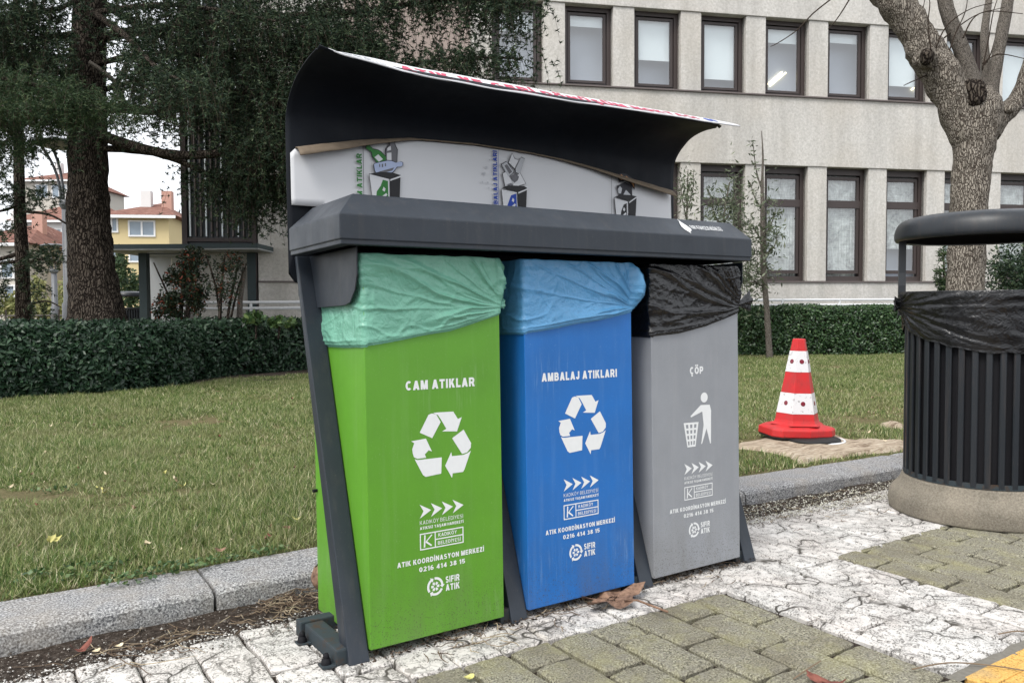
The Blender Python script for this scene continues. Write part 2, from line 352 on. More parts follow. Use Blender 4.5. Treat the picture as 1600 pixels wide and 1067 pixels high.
m_plb = plain('pale_blue_ink', (.36, .42, .58, 1), .6); m_pgrey = plain('grey_ink', (.12, .12, .13, 1), .6); m_porange = plain('orange_ink', (.50, .24, .10, 1), .6)
m_pmid = plain('light_grey_ink', (.40, .41, .43, 1), .6); m_black2 = plain('black_ink', (.018, .018, .02, 1), .6)

# ------------------------------------------------------------------ flat lettering (drawn as mitred strokes)
def arc(cx_, cy_, rx, ry, a0, a1, n_=8): return [(cx_ + rx * math.cos(R(a0 + (a1 - a0) * k / n_)), cy_ + ry * math.sin(R(a0 + (a1 - a0) * k / n_))) for k in range(n_ + 1)]
def glyph(ch, h):
    """width and centre lines of a capital of height 1; h = half stroke"""
    t, m, b = 1 - h, .5, h
    def O(W): return [arc(W / 2, .5, W / 2 - h, .5 - h, 0, 360, 22)[:-1] + ['c']]
    if ch == 'A': return .76, [['p', (0, 0), (2.3 * h, 0), (.38 + 1.15 * h, 1), (.38 - 1.15 * h, 1)], ['p', (.76 - 2.3 * h, 0), (.76, 0), (.38 + 1.15 * h, 1), (.38 - 1.15 * h, 1)], [(.18, .28), (.58, .28)]]
    if ch == 'B': return .68, [[(h, 0), (h, 1)], [(h, t)] + arc(.40, (t + .52) / 2, .68 - h - .44, (t - .52) / 2, 90, -90) + [(h, .52)], [(.38, .52)] + arc(.40, (.52 + b) / 2, .68 - h - .40, (.52 - b) / 2, 90, -90) + [(h, b)]]
    if ch in 'CÇ': L = [arc(.37, .5, .37 - h, .5 - h, 48, 312, 16)]; return .70, L + ([[(.37, 0), (.40, -.10)], [(.42, -.10), (.42, -.17), (.26, -.19)]] if ch == 'Ç' else [])
    if ch == 'D': return .70, [[(h, 0), (h, 1)], [(h, t)] + arc(.32, .5, .70 - h - .32, .5 - h, 90, -90, 12) + [(h, b)]]
    if ch in 'EF': return .60, [[(h, 0), (h, 1)], [(h, t), (.58, t)], [(h, m), (.54, m)]] + ([[(h, b), (.60, b)]] if ch == 'E' else [])
    if ch in 'GĞ': L = [arc(.38, .5, .38 - h, .5 - h, 48, 330, 18) + [(.74 - h, .46)], [(.74, .46), (.42, .46)]]; return .76, L + ([arc(.38, 1.22, .14, .10, 200, 340)] if ch == 'Ğ' else [])
    if ch == 'H': return .70, [[(h, 0), (h, 1)], [(.70 - h, 0), (.70 - h, 1)], [(h, m), (.70 - h, m)]]
    if ch == 'I': return 2 * h, [[(h, 0), (h, 1)]]
    if ch == 'İ': return 2 * h, [[(h, 0), (h, 1)], [(h, 1.07), (h, 1.07 + 1.7 * h)]]
    if ch == 'J': return .52, [[(.52 - h, 1)] + arc(.26, .26, .26 - h, .26 - h, 0, -180) + [(h, .32)]]
    if ch == 'K': return .72, [[(h, 0), (h, 1)], ['p', (2 * h, .27), (.68, 1), (.68 - 2.8 * h, 1), (2 * h, .27 + 2.6 * h)], ['p', (.27, .50), (.27 + 1.5 * h, .50 + 1.5 * h), (.72, 0), (.72 - 2.6 * h, 0)]]
    if ch == 'L': return .56, [[(h, 1), (h, b), (.56, b)]]
    if ch == 'M': return .84, [[(h, 0), (h, 1)], [(.84 - h, 0), (.84 - h, 1)], ['p', (0, 1), (2.5 * h, 1), (.42 + h, 0), (.42 - h, 0)], ['p', (.84 - 2.5 * h, 1), (.84, 1), (.42 + h, 0), (.42 - h, 0)]]
    if ch == 'N': return .71, [[(h, 0), (h, 1)], [(.71 - h, 0), (.71 - h, 1)], ['p', (0, 1), (2.3 * h, 1), (.71, 0), (.71 - 2.3 * h, 0)]]
    if ch in 'OÖ': return .77, O(.77) + ([[(.24 - h, 1.17), (.24 + h, 1.17)], [(.53 - h, 1.17), (.53 + h, 1.17)]] if ch == 'Ö' else [])
    if ch == 'P': return .66, [[(h, 0), (h, 1)], [(h, t)] + arc(.38, (t + .42) / 2, .66 - h - .38, (t - .42) / 2, 90, -90) + [(h, .42)]]
    if ch == 'R': return .71, [[(h, 0), (h, 1)], [(h, t)] + arc(.40, (t + .45) / 2, .69 - h - .40, (t - .45) / 2, 90, -90) + [(h, .45)], ['p', (.28, .45), (.28 + 2.4 * h, .45), (.73, 0), (.73 - 2.5 * h, 0)]]
    if ch in 'SŞ': L = [arc(.33, .735, .31 - h, .265 - h, 25, 180, 9) + arc(.33, .735, .31 - h, .235, 190, 262, 4) + arc(.33, .265, .33 - h, .235, 80, 0, 5) + arc(.33, .265, .33 - h, .265 - h, -10, -160, 9)]; return .66, L + ([[(.33, 0), (.36, -.10)], [(.38, -.10), (.38, -.17), (.22, -.19)]] if ch == 'Ş' else [])
    if ch == 'T': return .64, [[(0, t), (.64, t)], [(.32, 0), (.32, t)]]
    if ch in 'UÜ': return .70, [[(h, 1)] + arc(.35, .33, .35 - h, .33 - h, 180, 360, 12) + [(.70 - h, 1)]] + ([[(.21 - h, 1.17), (.21 + h, 1.17)], [(.49 - h, 1.17), (.49 + h, 1.17)]] if ch == 'Ü' else [])
    if ch == 'V': return .70, [['p', (0, 1), (2.3 * h, 1), (.35 + 1.1 * h, 0), (.35 - 1.1 * h, 0)], ['p', (.70 - 2.3 * h, 1), (.70, 1), (.35 + 1.1 * h, 0), (.35 - 1.1 * h, 0)]]
    if ch == 'Y': return .70, [['p', (0, 1), (2.4 * h, 1), (.35 + h, .40), (.35 - h, .40)], ['p', (.70 - 2.4 * h, 1), (.70, 1), (.35 + h, .40), (.35 - h, .40)], [(.35, 0), (.35, .42)]]
    if ch == 'Z': return .62, [[(.02, t), (.60, t)], [(.0, b), (.62, b)], ['p', (0, h), (2.6 * h, h), (.60, t), (.60 - 2.6 * h, t)]]
    if ch == '0': return .60, O(.60)
    if ch == '1': return .36, [[(.36 - h, 0), (.36 - h, 1)], ['p', (.36 - 2 * h, 1), (.36 - 2 * h, .74), (.02, .66), (.02, .80)]]
    if ch == '2': return .58, [arc(.29, .70, .29 - h, .30 - h, 165, -30, 9) + [(h + .02, b), (.58, b)]]
    if ch == '3': return .58, [arc(.28, .75, .25 - h, .25 - h, 150, -90, 10), arc(.28, .29, .29 - h, .29 - h, 90, -150, 12)]
    if ch == '4': return .62, [[(.44, 0), (.44, 1)], [(.02, .28), (.62, .28)], ['p', (.02, .28), (.02 + 2.2 * h, .28), (.44 + h, 1), (.44 - h, 1)]]
    if ch == '5': return .58, [[(.54, t), (.14, t), (.10, .50)] + arc(.28, .33, .30 - h, .33 - h, 115, -150, 12)]
    if ch == '6': return .60, [arc(.30, .32, .30 - h, .32 - h, 0, 360, 18)[:-1] + ['c'], arc(.34, .45, .34 - h, .55 - h, 180, 70, 8)]
    if ch == '8': return .60, [arc(.30, .75, .26 - h, .25 - h, 0, 360, 16)[:-1] + ['c'], arc(.30, .28, .30 - h, .28 - h, 0, 360, 18)[:-1] + ['c']]
    return .5, []
def stroke(L, h):
    """mitred ribbon around a centre line"""
    if L[0] == 'p': return [tuple(p) for p in L[1:]], [tuple(range(len(L) - 1))]
    closed = L[-1] == 'c'; L = [np.array(p, float) for p in (L[:-1] if closed else L)]; n_ = len(L); V = []; F = []
    for i in range(n_):
        a_ = L[(i - 1) % n_] if (i or closed) else None; b_ = L[(i + 1) % n_] if (i < n_ - 1 or closed) else None
        d1 = (L[i] - a_) / (np.linalg.norm(L[i] - a_) + 1e-9) if a_ is not None else None; d2 = (b_ - L[i]) / (np.linalg.norm(b_ - L[i]) + 1e-9) if b_ is not None else None
        if d1 is None: d1 = d2
        if d2 is None: d2 = d1
        n1 = np.array([-d1[1], d1[0]]); n2 = np.array([-d2[1], d2[0]]); m_ = n1 + n2; m_ /= np.linalg.norm(m_) + 1e-9; k = h / max(.34, m_ @ n1)
        V += [tuple(L[i] + m_ * k), tuple(L[i] - m_ * k)]
    for i in range(n_ if closed else n_ - 1): j = (i + 1) % n_; F.append((2 * i, 2 * i + 1, 2 * j + 1, 2 * j))
    return V, F
def text2d(body, bold=.1):
    """(strokes [(V, F)], width) for a line of capitals of height 1"""
    x = 0; out = []
    for ch in body:
        if ch == ' ': x += .34; continue
        wd, Ls = glyph(ch, bold)
        for L in Ls:
            V, F = stroke(L, bold); out.append(([(x + p[0], p[1]) for p in V], F))
        x += wd + .10 + .10 * (1 - bold * 5)
    return out, x - .1
def text_on(body, x0, x1, zb, cap, P, g, bold=.1, off=(0, -1, 0)):
    """a line between x0 and x1 with baseline zb; P maps (x, z) to 3D; crossing strokes are set a hair apart"""
    St, wd = text2d(body, bold); kx = (x1 - x0) / wd; off = Vector(off)
    for i, (V, F) in enumerate(St): g.add([P(x0 + x * kx, zb + y * cap) + off * (.00006 * (i % 4)) for x, y in V], F)
def clip_poly(g, pts, P):
    g.add([P(x, z) for x, z in pts], [tuple(range(len(pts)))])

# ================================================================== SETTING
# ---- ground sheets
o = put('ground', [(-150, -150, -.16), (200, -150, -.16), (200, 200, -.16), (-150, 200, -.16)], [(0, 1, 2, 3)], m_asphalt); tag(o, kind='structure')
def kv(u): return .672 - .011 * u if u < 2.45 else .645 - .064 * (u - 2.45)
# bed under the pavers (soil seen in the joints)
n = 60; V = []; F = []
for i in range(n + 1):
    for j in range(24):
        u = -4 + 16 * i / n; v = -2.6 + 3.3 * j / 23
        V.append((u, v, -.023 + .006 * mn.noise(Vector((u * 9, v * 9, 0)))))
for i in range(n):
    for j in range(23):
        a_ = i * 24 + j; F.append((a_, a_ + 24, a_ + 25, a_ + 1))
pave = put('pavement', V, F, m_soil); tag(pave, kind='structure')
# soil strip along the kerb
V = []; F = []; NU, NV = 220, 22
for i in range(NU + 1):
    for j in range(NV + 1):
        u = -2.2 + 9 * i / NU; t = j / NV; v0 = .44 + .03 * mn.noise(Vector((u * 1.7, 0, 0))); v = v0 + (kv(u) + .02 - v0) * t
        h = -.016 + .030 * t ** .8 * (1 + .5 * mn.noise(Vector((u * 4, v * 4, 3)))) + .006 * mn.noise(Vector((u * 22, v * 22, 1)))
        V.append((u, v, h))
for i in range(NU):
    for j in range(NV):
        a_ = i * (NV + 1) + j; F.append((a_, a_ + NV + 1, a_ + NV + 2, a_ + 1))
o = put('soil_strip', V, F, m_soil, smooth=True); tag(o, kind='structure')

# ---- pavers, each its own object with uneven edges
def paver_mesh(name, L, W, mat, seed, rough=1.0):
    rnd = random.Random(seed); g = G(); H = .05
    def ringpts(off, z):
        pts = []
        for (ax, ay, bx, by, n_) in ((-L, -W, L, -W, 5), (L, -W, L, W, 3), (L, W, -L, W, 5), (-L, W, -L, -W, 3)):
            for k in range(n_):
                t = k / n_; x = (ax + (bx - ax) * t) / 2; y = (ay + (by - ay) * t) / 2
                sx = 1 - 2 * off / L; sy = 1 - 2 * off / W
                pts.append([x * sx, y * sy, z])
        return pts
    n_ = 16; jx = [rnd.uniform(-.0035, .0035) * rough for _ in range(n_)]; jy = [rnd.uniform(-.0035, .0035) * rough for _ in range(n_)]
    rings = [ringpts(0, -H), ringpts(0, -.008), ringpts(.0075, 0)]
    for r_ in rings:
        for k, p_ in enumerate(r_):
            cr_ = .75 if k in (0, 5, 8, 13) else 1
            p_[0] = p_[0] * (.985 if k in (0, 5, 8, 13) else 1) + jx[k]; p_[1] = p_[1] * (.97 if k in (0, 5, 8, 13) else 1) + jy[k]
    for k in range(n_): rings[2][k][2] += rnd.uniform(-.0015, .001)
    V = [p_ for r_ in rings for p_ in r_] + [[0, 0, .0012]]
    F = []
    for r_ in range(2):
        for k in range(n_): F.append((r_ * n_ + k, r_ * n_ + (k + 1) % n_, (r_ + 1) * n_ + (k + 1) % n_, (r_ + 1) * n_ + k))
    for k in range(n_): F.append((2 * n_ + k, 2 * n_ + (k + 1) % n_, 3 * n_))
    return mesh(name, V, F, mat)
GAP = .016; PV = {}
def paver_at(u0, u1, v0, v1, mat, rough=1.0):
    gp = GAP if mat is m_olive else .008; L = round(u1 - u0 - gp, 3); W = round(v1 - v0 - gp, 3)
    if L < .02 or W < .02: return
    s_ = random.randrange(4); key = (L, W, mat.name, s_)
    if key not in PV: PV[key] = paver_mesh('paver', L, W, mat, hash((L, W, s_)) & 0xffff, rough)
    o = bpy.data.objects.new('paver', PV[key]); link(o, pave)
    o.location = ((u0 + u1) / 2, (v0 + v1) / 2, random.uniform(-.0035, .0015))
    o.rotation_euler = (random.gauss(0, .010), random.gauss(0, .010), random.gauss(0, .006) + (math.pi if random.random() < .5 else 0))
def visible(u0, u1, v0, v1):
    for u, v in ((u0, v0), (u1, v0), (u1, v1), (u0, v1)):
        d = Vector((u, v, 0)) - CAM; y = d.dot(FWD); x = d.dot(RGT)
        if y > .8 and abs(x / y) < .70 and y < 9 and 1.1 / y > .03 and 1.1 / y < .62: return True
    return False
PW, PL = .166, .297
Uw0, Uw1 = 1.405, 2.125        # crossing stripe
def rows(u0, u1, v0, v1, mat, base_u, phase, vref, rough=1.0):
    k = math.floor((u0 - base_u) / PW)
    while base_u + k * PW < u1 - .03:
        a0, a1 = max(u0, base_u + k * PW), min(u1, base_u + (k + 1) * PW)
        if a1 - a0 < .03: k += 1; continue
        ph = vref + (PL / 2 if (k + phase) % 2 else 0); j = math.floor((v0 - ph) / PL)
        while ph + j * PL < v1 - .02:
            b0, b1 = max(v0, ph + j * PL), min(v1, ph + (j + 1) * PL)
            if b1 - b0 > .035 and visible(a0, a1, b0, b1): paver_at(a0, a1, b0, b1, mat, rough)
            j += 1
        k += 1
rows(-1.6, Uw0, -1.40, -.178, m_olive, .885, 1, -.320)
rows(Uw0, Uw1, -1.058, -.178, m_white, 1.46, 1, -.857, 1.4)
rows(Uw1, 6.2, -1.058, -.150, m_olive, 2.12, 1, -.485)
# the painted band under the bins: rows run the same way
rows(-2.0, 6.2, -.176, .475, m_white, .885, 0, -.176 + .13, 1.5)
# yellow guiding slabs
for k in range(0, 14):
    u0 = 1.40 + k * .3
    if not visible(u0, u0 + .3, -1.6, -1.13): continue
    for j in range(2):
        v1_ = -1.094 - j * .3; g = G()
        g.box(u0 + .004, u0 + .296, v1_ - .296, v1_, -.05, .002)
        g2 = G()
        for q in range(4): g2.box(u0 + .02, u0 + .28, v1_ - .05 - q * .068 - .03, v1_ - .05 - q * .068, .0, .007)
        s_ = g.put('yellow_slab', m_yellow, pave, bevel=.004); g2.put('raised_bar', m_yellow, s_, bevel=.003)
V = []; F = []
for i in range(121):
    for j in range(4):
        u = 1.36 + 4.8 * i / 120; v = -1.062 - .040 * j / 3 + (.012 * mn.noise(Vector((u * 14, 0, 0))) if j in (0, 3) else 0)
        V.append((u, v, .0012 + .002 * mn.noise(Vector((u * 20, v * 20, 5)))))
for i in range(120):
    for j in range(3):
        a_ = i * 4 + j; F.append((a_, a_ + 4, a_ + 5, a_ + 1))
m_mortar = plain('mortar', (.155, .145, .125, 1), .95, .1, .35, 60)
o = put('mortar_joint', V, F, m_mortar, pave)

# ---- kerb of granite stones
kerb = bpy.data.objects.new('kerb', None); link(kerb); tag(kerb, kind='structure')
KJ = [-4.6, -3.5, -2.4, -1.32, -.302, .62, 1.55, 2.49, 3.30, 4.12, 4.95, 5.8, 6.7, 7.6]
for i, (u0, u1) in enumerate(zip(KJ[:-1], KJ[1:])):
    ns = 14; V = []; F = []; dz = random.uniform(-.004, .004); dv = random.uniform(-.004, .004)
    prof = [(0, -.10), (-.002, .03), (.002, .070), (.012, .083), (.030, .090), (.10, .0935), (.285, .094), (.297, .088), (.30, -.10)]
    for a_ in range(ns + 1):
        u = u0 + .006 + (u1 - u0 - .012) * a_ / ns; e_ = .006 if a_ in (0, ns) else 0
        for k, (pv, pz) in enumerate(prof):
            q = Vector((u * 3, k * .7, i * 5)); w_ = .0025
            V.append((u + .006 * mn.noise(Vector((k * 1.3, i * 3, a_))) * (a_ in (0, ns)), kv(u) + dv + pv + w_ * mn.noise(q * 3) + (e_ if pv < .02 else 0), pz + dz + .002 * mn.noise(q * 2) - (e_ if .05 < pz else 0)))
    m_ = len(prof)
    for a_ in range(ns):
        for k in range(m_ - 1): F.append((a_ * m_ + k, (a_ + 1) * m_ + k, (a_ + 1) * m_ + k + 1, a_ * m_ + k + 1))
    F.append(tuple(range(m_))[::-1]); F.append(tuple(ns * m_ + k for k in range(m_)))
    put('kerb_stone', V, F, m_granite, kerb)

# ---- lawn
def lawn_z(u, v):
    return .082 + .012 * mn.noise(Vector((u * .9, v * .9, 0))) + .012 * min(1, max(0, (v - .95) * 2))
us = [-30 + 1.5 * i for i in range(17)] + [-5 + .25 * i for i in range(1, 90)] + [17.5 + 2 * i for i in range(1, 30)]
vs = [.955 + .045 * i for i in range(14)] + [1.6 + .2 * i for i in range(40)] + [10 + 2.5 * i for i in range(14)]
V = []; F = []
for u in us:
    for v in vs:
        V.append((u, v + (kv(u) - kv(0)) * max(0, 1 - (v - .955) / 2) if u < 8 else v - .3 * max(0, 1 - (v - .955) / 2), lawn_z(u, v)))
for i in range(len(us) - 1):
    for j in range(len(vs) - 1):
        a_ = i * len(vs) + j; F.append((a_, a_ + len(vs), a_ + len(vs) + 1, a_ + 1))
o = put('lawn', V, F, m_lawn, smooth=True); tag(o, kind='structure')

STUMP = [gr(x, y, .1) for x, y in ((1140, 694), (1195, 681), (1300, 678), (1335, 688), (1385, 687), (1425, 690), (1425, 700), (1300, 713), (1250, 723), (1228, 712), (1180, 703), (1140, 700))]
STP = np.array([(p.x, p.y) for p in STUMP])
def inpoly(P, Q):
    x, y = P[:, 0], P[:, 1]; c = np.zeros(len(P), bool); n_ = len(Q)
    for i in range(n_):
        x1, y1 = Q[i]; x2, y2 = Q[i - 1]
        c ^= ((y1 > y) != (y2 > y)) & (x < (x2 - x1) * (y - y1) / (y2 - y1 + 1e-12) + x1)
    return c
HED = [(-3.2, 8.35), (-1.1, 8.46), (-.11, 8.45), (1.04, 8.60), (1.90, 9.75), (3.6, 10.45), (5.2, 10.9)]   # front line of the left hedge
def nz(P, s, o_=0):
    return np.array([mn.noise(Vector((p[0] * s, p[1] * s, o_))) for p in P])
def grass(name, N, boxu, boxv, dmin, dmax, hgt, wid, label=None, keep=None):
    u = RNG.uniform(*boxu, N); v = RNG.uniform(*boxv, N)
    kvu = np.where(u < 2.45, .672 - .011 * u, .645 - .064 * (u - 2.45)) + .293
    x = (u - CAM.x) * RGT.x + (v - CAM.y) * RGT.y; y = (u - CAM.x) * FWD.x + (v - CAM.y) * FWD.y
    yj = y + RNG.uniform(-.9, .9, N); ok = (v > kvu + RNG.uniform(-.01, .05, N)) & (yj > dmin) & (yj < dmax) & (np.abs(x / y) < .70)
    ok &= ~inpoly(np.stack([u, v], 1), STP)
    # nothing behind the hedge line on the left
    hx = np.array([h[0] for h in HED]); hy = np.array([h[1] for h in HED])
    ok &= ~((u < 3.8) & (v > np.interp(u, hx, hy) - .05 - np.clip((u - .9) * .35, 0, .7)))
    if keep is not None: ok &= keep(u, v)
    u, v, y = u[ok], v[ok], y[ok]; P = np.stack([u, v], 1)
    dens = nz(P, .9, 2) * .6 + nz(P, 3.2, 7) * .6 + nz(P, 11, 4) * .7
    # bare patches
    for (bu, bv, br) in ((*gr(15, 775, .09).xy, .28), (*gr(1345, 655, .1).xy, .32), (*gr(300, 660, .1).xy, .35), (*gr(1200, 700, .1).xy, .0)):
        dens -= 1.25 * np.exp(-(((u - bu) ** 2 + ((v - bv) * 1.3) ** 2) / (br * br + 1e-6))) * np.clip(.75 + 1.6 * nz(P, 7, 13), 0, 1.4)
    k2 = dens + RNG.uniform(-.42, .42, len(u)) > -.40; u, v, y, dens = u[k2], v[k2], y[k2], dens[k2]
    n_ = len(u); z = .088 + .012 * nz(np.stack([u, v], 1), .9, 0)
    h = hgt * (.25 + RNG.beta(1.6, 3.2, n_) * 1.5) * (1 + .75 * np.clip(dens, -.8, 1)); az = RNG.uniform(0, 2 * np.pi, n_); lean = (.05 + 1.9 * RNG.uniform(0, 1, n_) ** 1.6) * h
    wv = wid * RNG.uniform(.6, 1.3, n_) * np.clip(y / 5, .8, 4) ** .6
    bx, by = np.cos(az + 1.57), np.sin(az + 1.57); lx, ly = np.cos(az) * lean, np.sin(az) * lean
    B = np.stack([u, v, z], 1); S = np.stack([bx * wv, by * wv, np.zeros(n_)], 1)
    Mid = B + np.stack([lx * .35, ly * .35, h * .62], 1); Tip = B + np.stack([lx, ly, h], 1)
    Q = np.stack([B - S, B + S, Mid + S * .7, Tip, Mid - S * .7] if dmin < 0 else [B - S, B + S, Tip], 1).reshape(-1, 3)
    o = fast(name, Q, 3, m_grass); tag(o, label, None, None, 'stuff'); o['category'] = 'grass'; return o
grass('grass', 560000, (-2.6, 2.2), (.95, 5.6), 1.6, 6.0, .038, .0023, 'short patchy green grass on the near lawn by the kerb')
grass('grass', 800000, (-3.2, 4.5), (2.5, 10.2), 6.0, 15, .040, .0027, 'patchy green grass further back before the dark hedge')
grass('grass', 850000, (2.5, 16), (.7, 9.6), 3.6, 19.5, .038, .0027, 'green grass of the right lawn before the clipped hedge', keep=lambda u, v: (u - CAM.x) * RGT.x + (v - CAM.y) * RGT.y > .24 * ((u - CAM.x) * FWD.x + (v - CAM.y) * FWD.y))

# low broad-leaf weeds along the left part of the kerb
def leaves_at(name, C, size, m, parent=None, aspect=.45, nrm=None, spread=1.0, fold=.0):
    """rhombic leaves at points C (n,3); nrm = preferred facing (n,3)"""
    C = np.asarray(C); n_ = len(C)
    nr = RNG.normal(size=(n_, 3)) * spread
    if nrm is not None: nr = nr + nrm
    nr /= np.linalg.norm(nr, axis=1, keepdims=True) + 1e-9
    d = RNG.normal(size=(n_, 3)); d -= nr * (d * nr).sum(1, keepdims=True); d /= np.linalg.norm(d, axis=1, keepdims=True) + 1e-9
    b = np.cross(nr, d); s = (np.asarray(size) * RNG.uniform(.6, 1.3, n_))[:, None]
    L = d * s; W = b * s * aspect
    Q = np.stack([C - L * .5, C - L * .08 + W * .5, C + L * .5 - nr * s * .1, C - L * .08 - W * .5], 1).reshape(-1, 3)
    return fast(name, Q, 4, m, parent)
C = []
for (px, py, n_) in ((200, 915, 60), (160, 890, 50), (60, 905, 40), (240, 900, 60), (300, 893, 50), (355, 880, 40), (420, 868, 40), (130, 905, 40), (85, 770, 50)):
    p = gr(px, py, .11)
    for _ in range(n_): C.append((p.x + random.gauss(0, .05), p.y + .03 + abs(random.gauss(0, .035)), .105 + random.random() * .03))
o = leaves_at('weeds', C, .022, m_broad, None, .7, np.array([0, 0, 1.5])); tag(o, 'low clover-like weeds in the lawn edge behind the kerb', 'weeds', None, 'stuff')

# ---- sawn stump flush with the ground under the cone
def woodm():
    x = M_('sawn_wood'); p = x.pos((1, 6, 1)); n_ = x.noise(p, 7, 6, .7, .8); b_ = x.noise(x.pos(), 5, 5, .7)
    k = x.ramp(n_, [(.34, (.12, .085, .06, 1)), (.5, (.33, .27, .20, 1)), (.68, (.48, .42, .34, 1))])
    x.col(x.mix(x.math('MULTIPLY', x.ramp(b_, [(.55, 0.0), (.7, 1.0)]), .7), k, (.10, .065, .045, 1))).rough(.9, .1).bump(n_, .7, .012); return x.m
m_wood = woodm()
cx, cy = STP.mean(0); V = []; NR = 7; q = []
for k in range(len(STP)):
    a_, b_ = STP[k], STP[(k + 1) % len(STP)]
    for t in range(5): q.append(a_ + (b_ - a_) * t / 5 + RNG.normal(0, .008, 2))
for r_ in range(NR):
    f_ = 1.03 - r_ * .16
    for (x, y) in q: V.append((cx + (x - cx) * f_, cy + (y - cy) * f_, (.06 if r_ == 0 else .113 + .012 * mn.noise(Vector((x * 5 * f_, y * 9 * f_, 2))))))
F = [(r_ * len(q) + k, r_ * len(q) + (k + 1) % len(q), (r_ + 1) * len(q) + (k + 1) % len(q), (r_ + 1) * len(q) + k) for r_ in range(NR - 1) for k in range(len(q))]
F.append(tuple((NR - 1) * len(q) + k for k in range(len(q))))
o = put('tree_stump', V, F, m_wood); tag(o, 'pale sawn tree stump cut flush with the lawn under the traffic cone', 'stump')
p = gr(1393, 666, .1); q = []
V = []; F = []
for r_ in range(4):
    for k in range(18):
        a_ = 2 * math.pi * k / 18; rr = (1 - r_ * .3) * (.11 + .03 * mn.noise(Vector((math.cos(a_), math.sin(a_), 3))))
        V.append(Vector((p.x, p.y, 0)) + RGT * rr * math.cos(a_) + FWD * rr * .9 * math.sin(a_) + Vector((0, 0, .09 if r_ == 0 else .115 + .01 * r_ + .006 * mn.noise(Vector((k, r_, 0)) * .7))))
F = [(r_ * 18 + k, r_ * 18 + (k + 1) % 18, (r_ + 1) * 18 + (k + 1) % 18, (r_ + 1) * 18 + k) for r_ in range(3) for k in range(18)] + [tuple(54 + k for k in range(18))]
o = put('root_piece', V, F, m_wood); tag(o, 'small pale piece of cut root in the grass left of the black litter bin', 'wood')

# ================================================================== BUILDINGS
BY = .2047
DIR = RGT * math.cos(BY) + FWD * math.sin(BY); NOR = -RGT * math.sin(BY) + FWD * math.cos(BY)     # along the facade, into the building
F0 = CAM + RGT * 7 + FWD * 18 - DIR * 7; F0.z = 0
def fp(s, d, z): p = F0 + DIR * s + NOR * d; return Vector((p.x, p.y, z))
def fbox(g, s0, s1, d0, d1, z0, z1):
    return g.hexa([fp(s0, d0, z0), fp(s1, d0, z0), fp(s1, d1, z0), fp(s0, d1, z0), fp(s0, d0, z1), fp(s1, d0, z1), fp(s1, d1, z1), fp(s0, d1, z1)])
bld = root('office_building', 'long pale roughcast office building with two rows of brown framed windows', 'building', Matrix.Translation(fp(5, 0, 0)))
SL, SR = -5.05, 24.0                     # ends of the facade
ZA, ZB, ZC, ZD, ZE = 1.62, 4.10, 5.58, 7.22, 8.9
g = G(); fbox(g, SL, SR, -.045, .45, -.1, ZA - .03); g.put('plinth', m_wall, bld, bevel=.01)
g = G(); fbox(g, SL, SR, -.03, .45, ZB, ZC - .02); g.put('spandrel', m_wall, bld, bevel=.012)
g = G(); fbox(g, SL, SR, -.03, .45, ZD, ZE); g.put('spandrel', m_wall, bld, bevel=.012)
g = G(); fbox(g, SL, -.52, .0, .45, ZA, ZB); g.put('wall_panel', m_wall, bld)
g = G(); fbox(g, SL, -.52, .0, .45, ZC, ZD); g.put('wall_panel', m_wall, bld)
g = G(); fbox(g, -3.4, -.95, -.004, .1, ZC + .03, ZD - .003); g.put('pink_panel', plain('pink_cladding', (.33, .27, .24, 1), .9, .1, .12, 3), bld)
for z in (ZA - .03, ZC - .02):
    g = G(); fbox(g, -.6 if z > 3 else SL, SR, -.075, .06, z, z + .028); g.put('sill', m_sill, bld)
g = G(); fbox(g, SL, SR, .62, 9, 0, ZE); g.put('interior_backing', m_room, bld)  # backing added close behind the panes to catch light
for z in (ZB + .55, ZD + .45, -.05): g = G(); fbox(g, SL + .01, SR - .01, .46, .61, z, z + .12); g.put('floor_slab', m_room, bld)
g = G(); fbox(g, SL, SR, -.1, 9.2, ZE, ZE + .25); g.put('roof', m_wall, bld)
tubes = {4: ((1197, 134), (1222, 113)), 6: ((1424, 141), (1440, 127))}
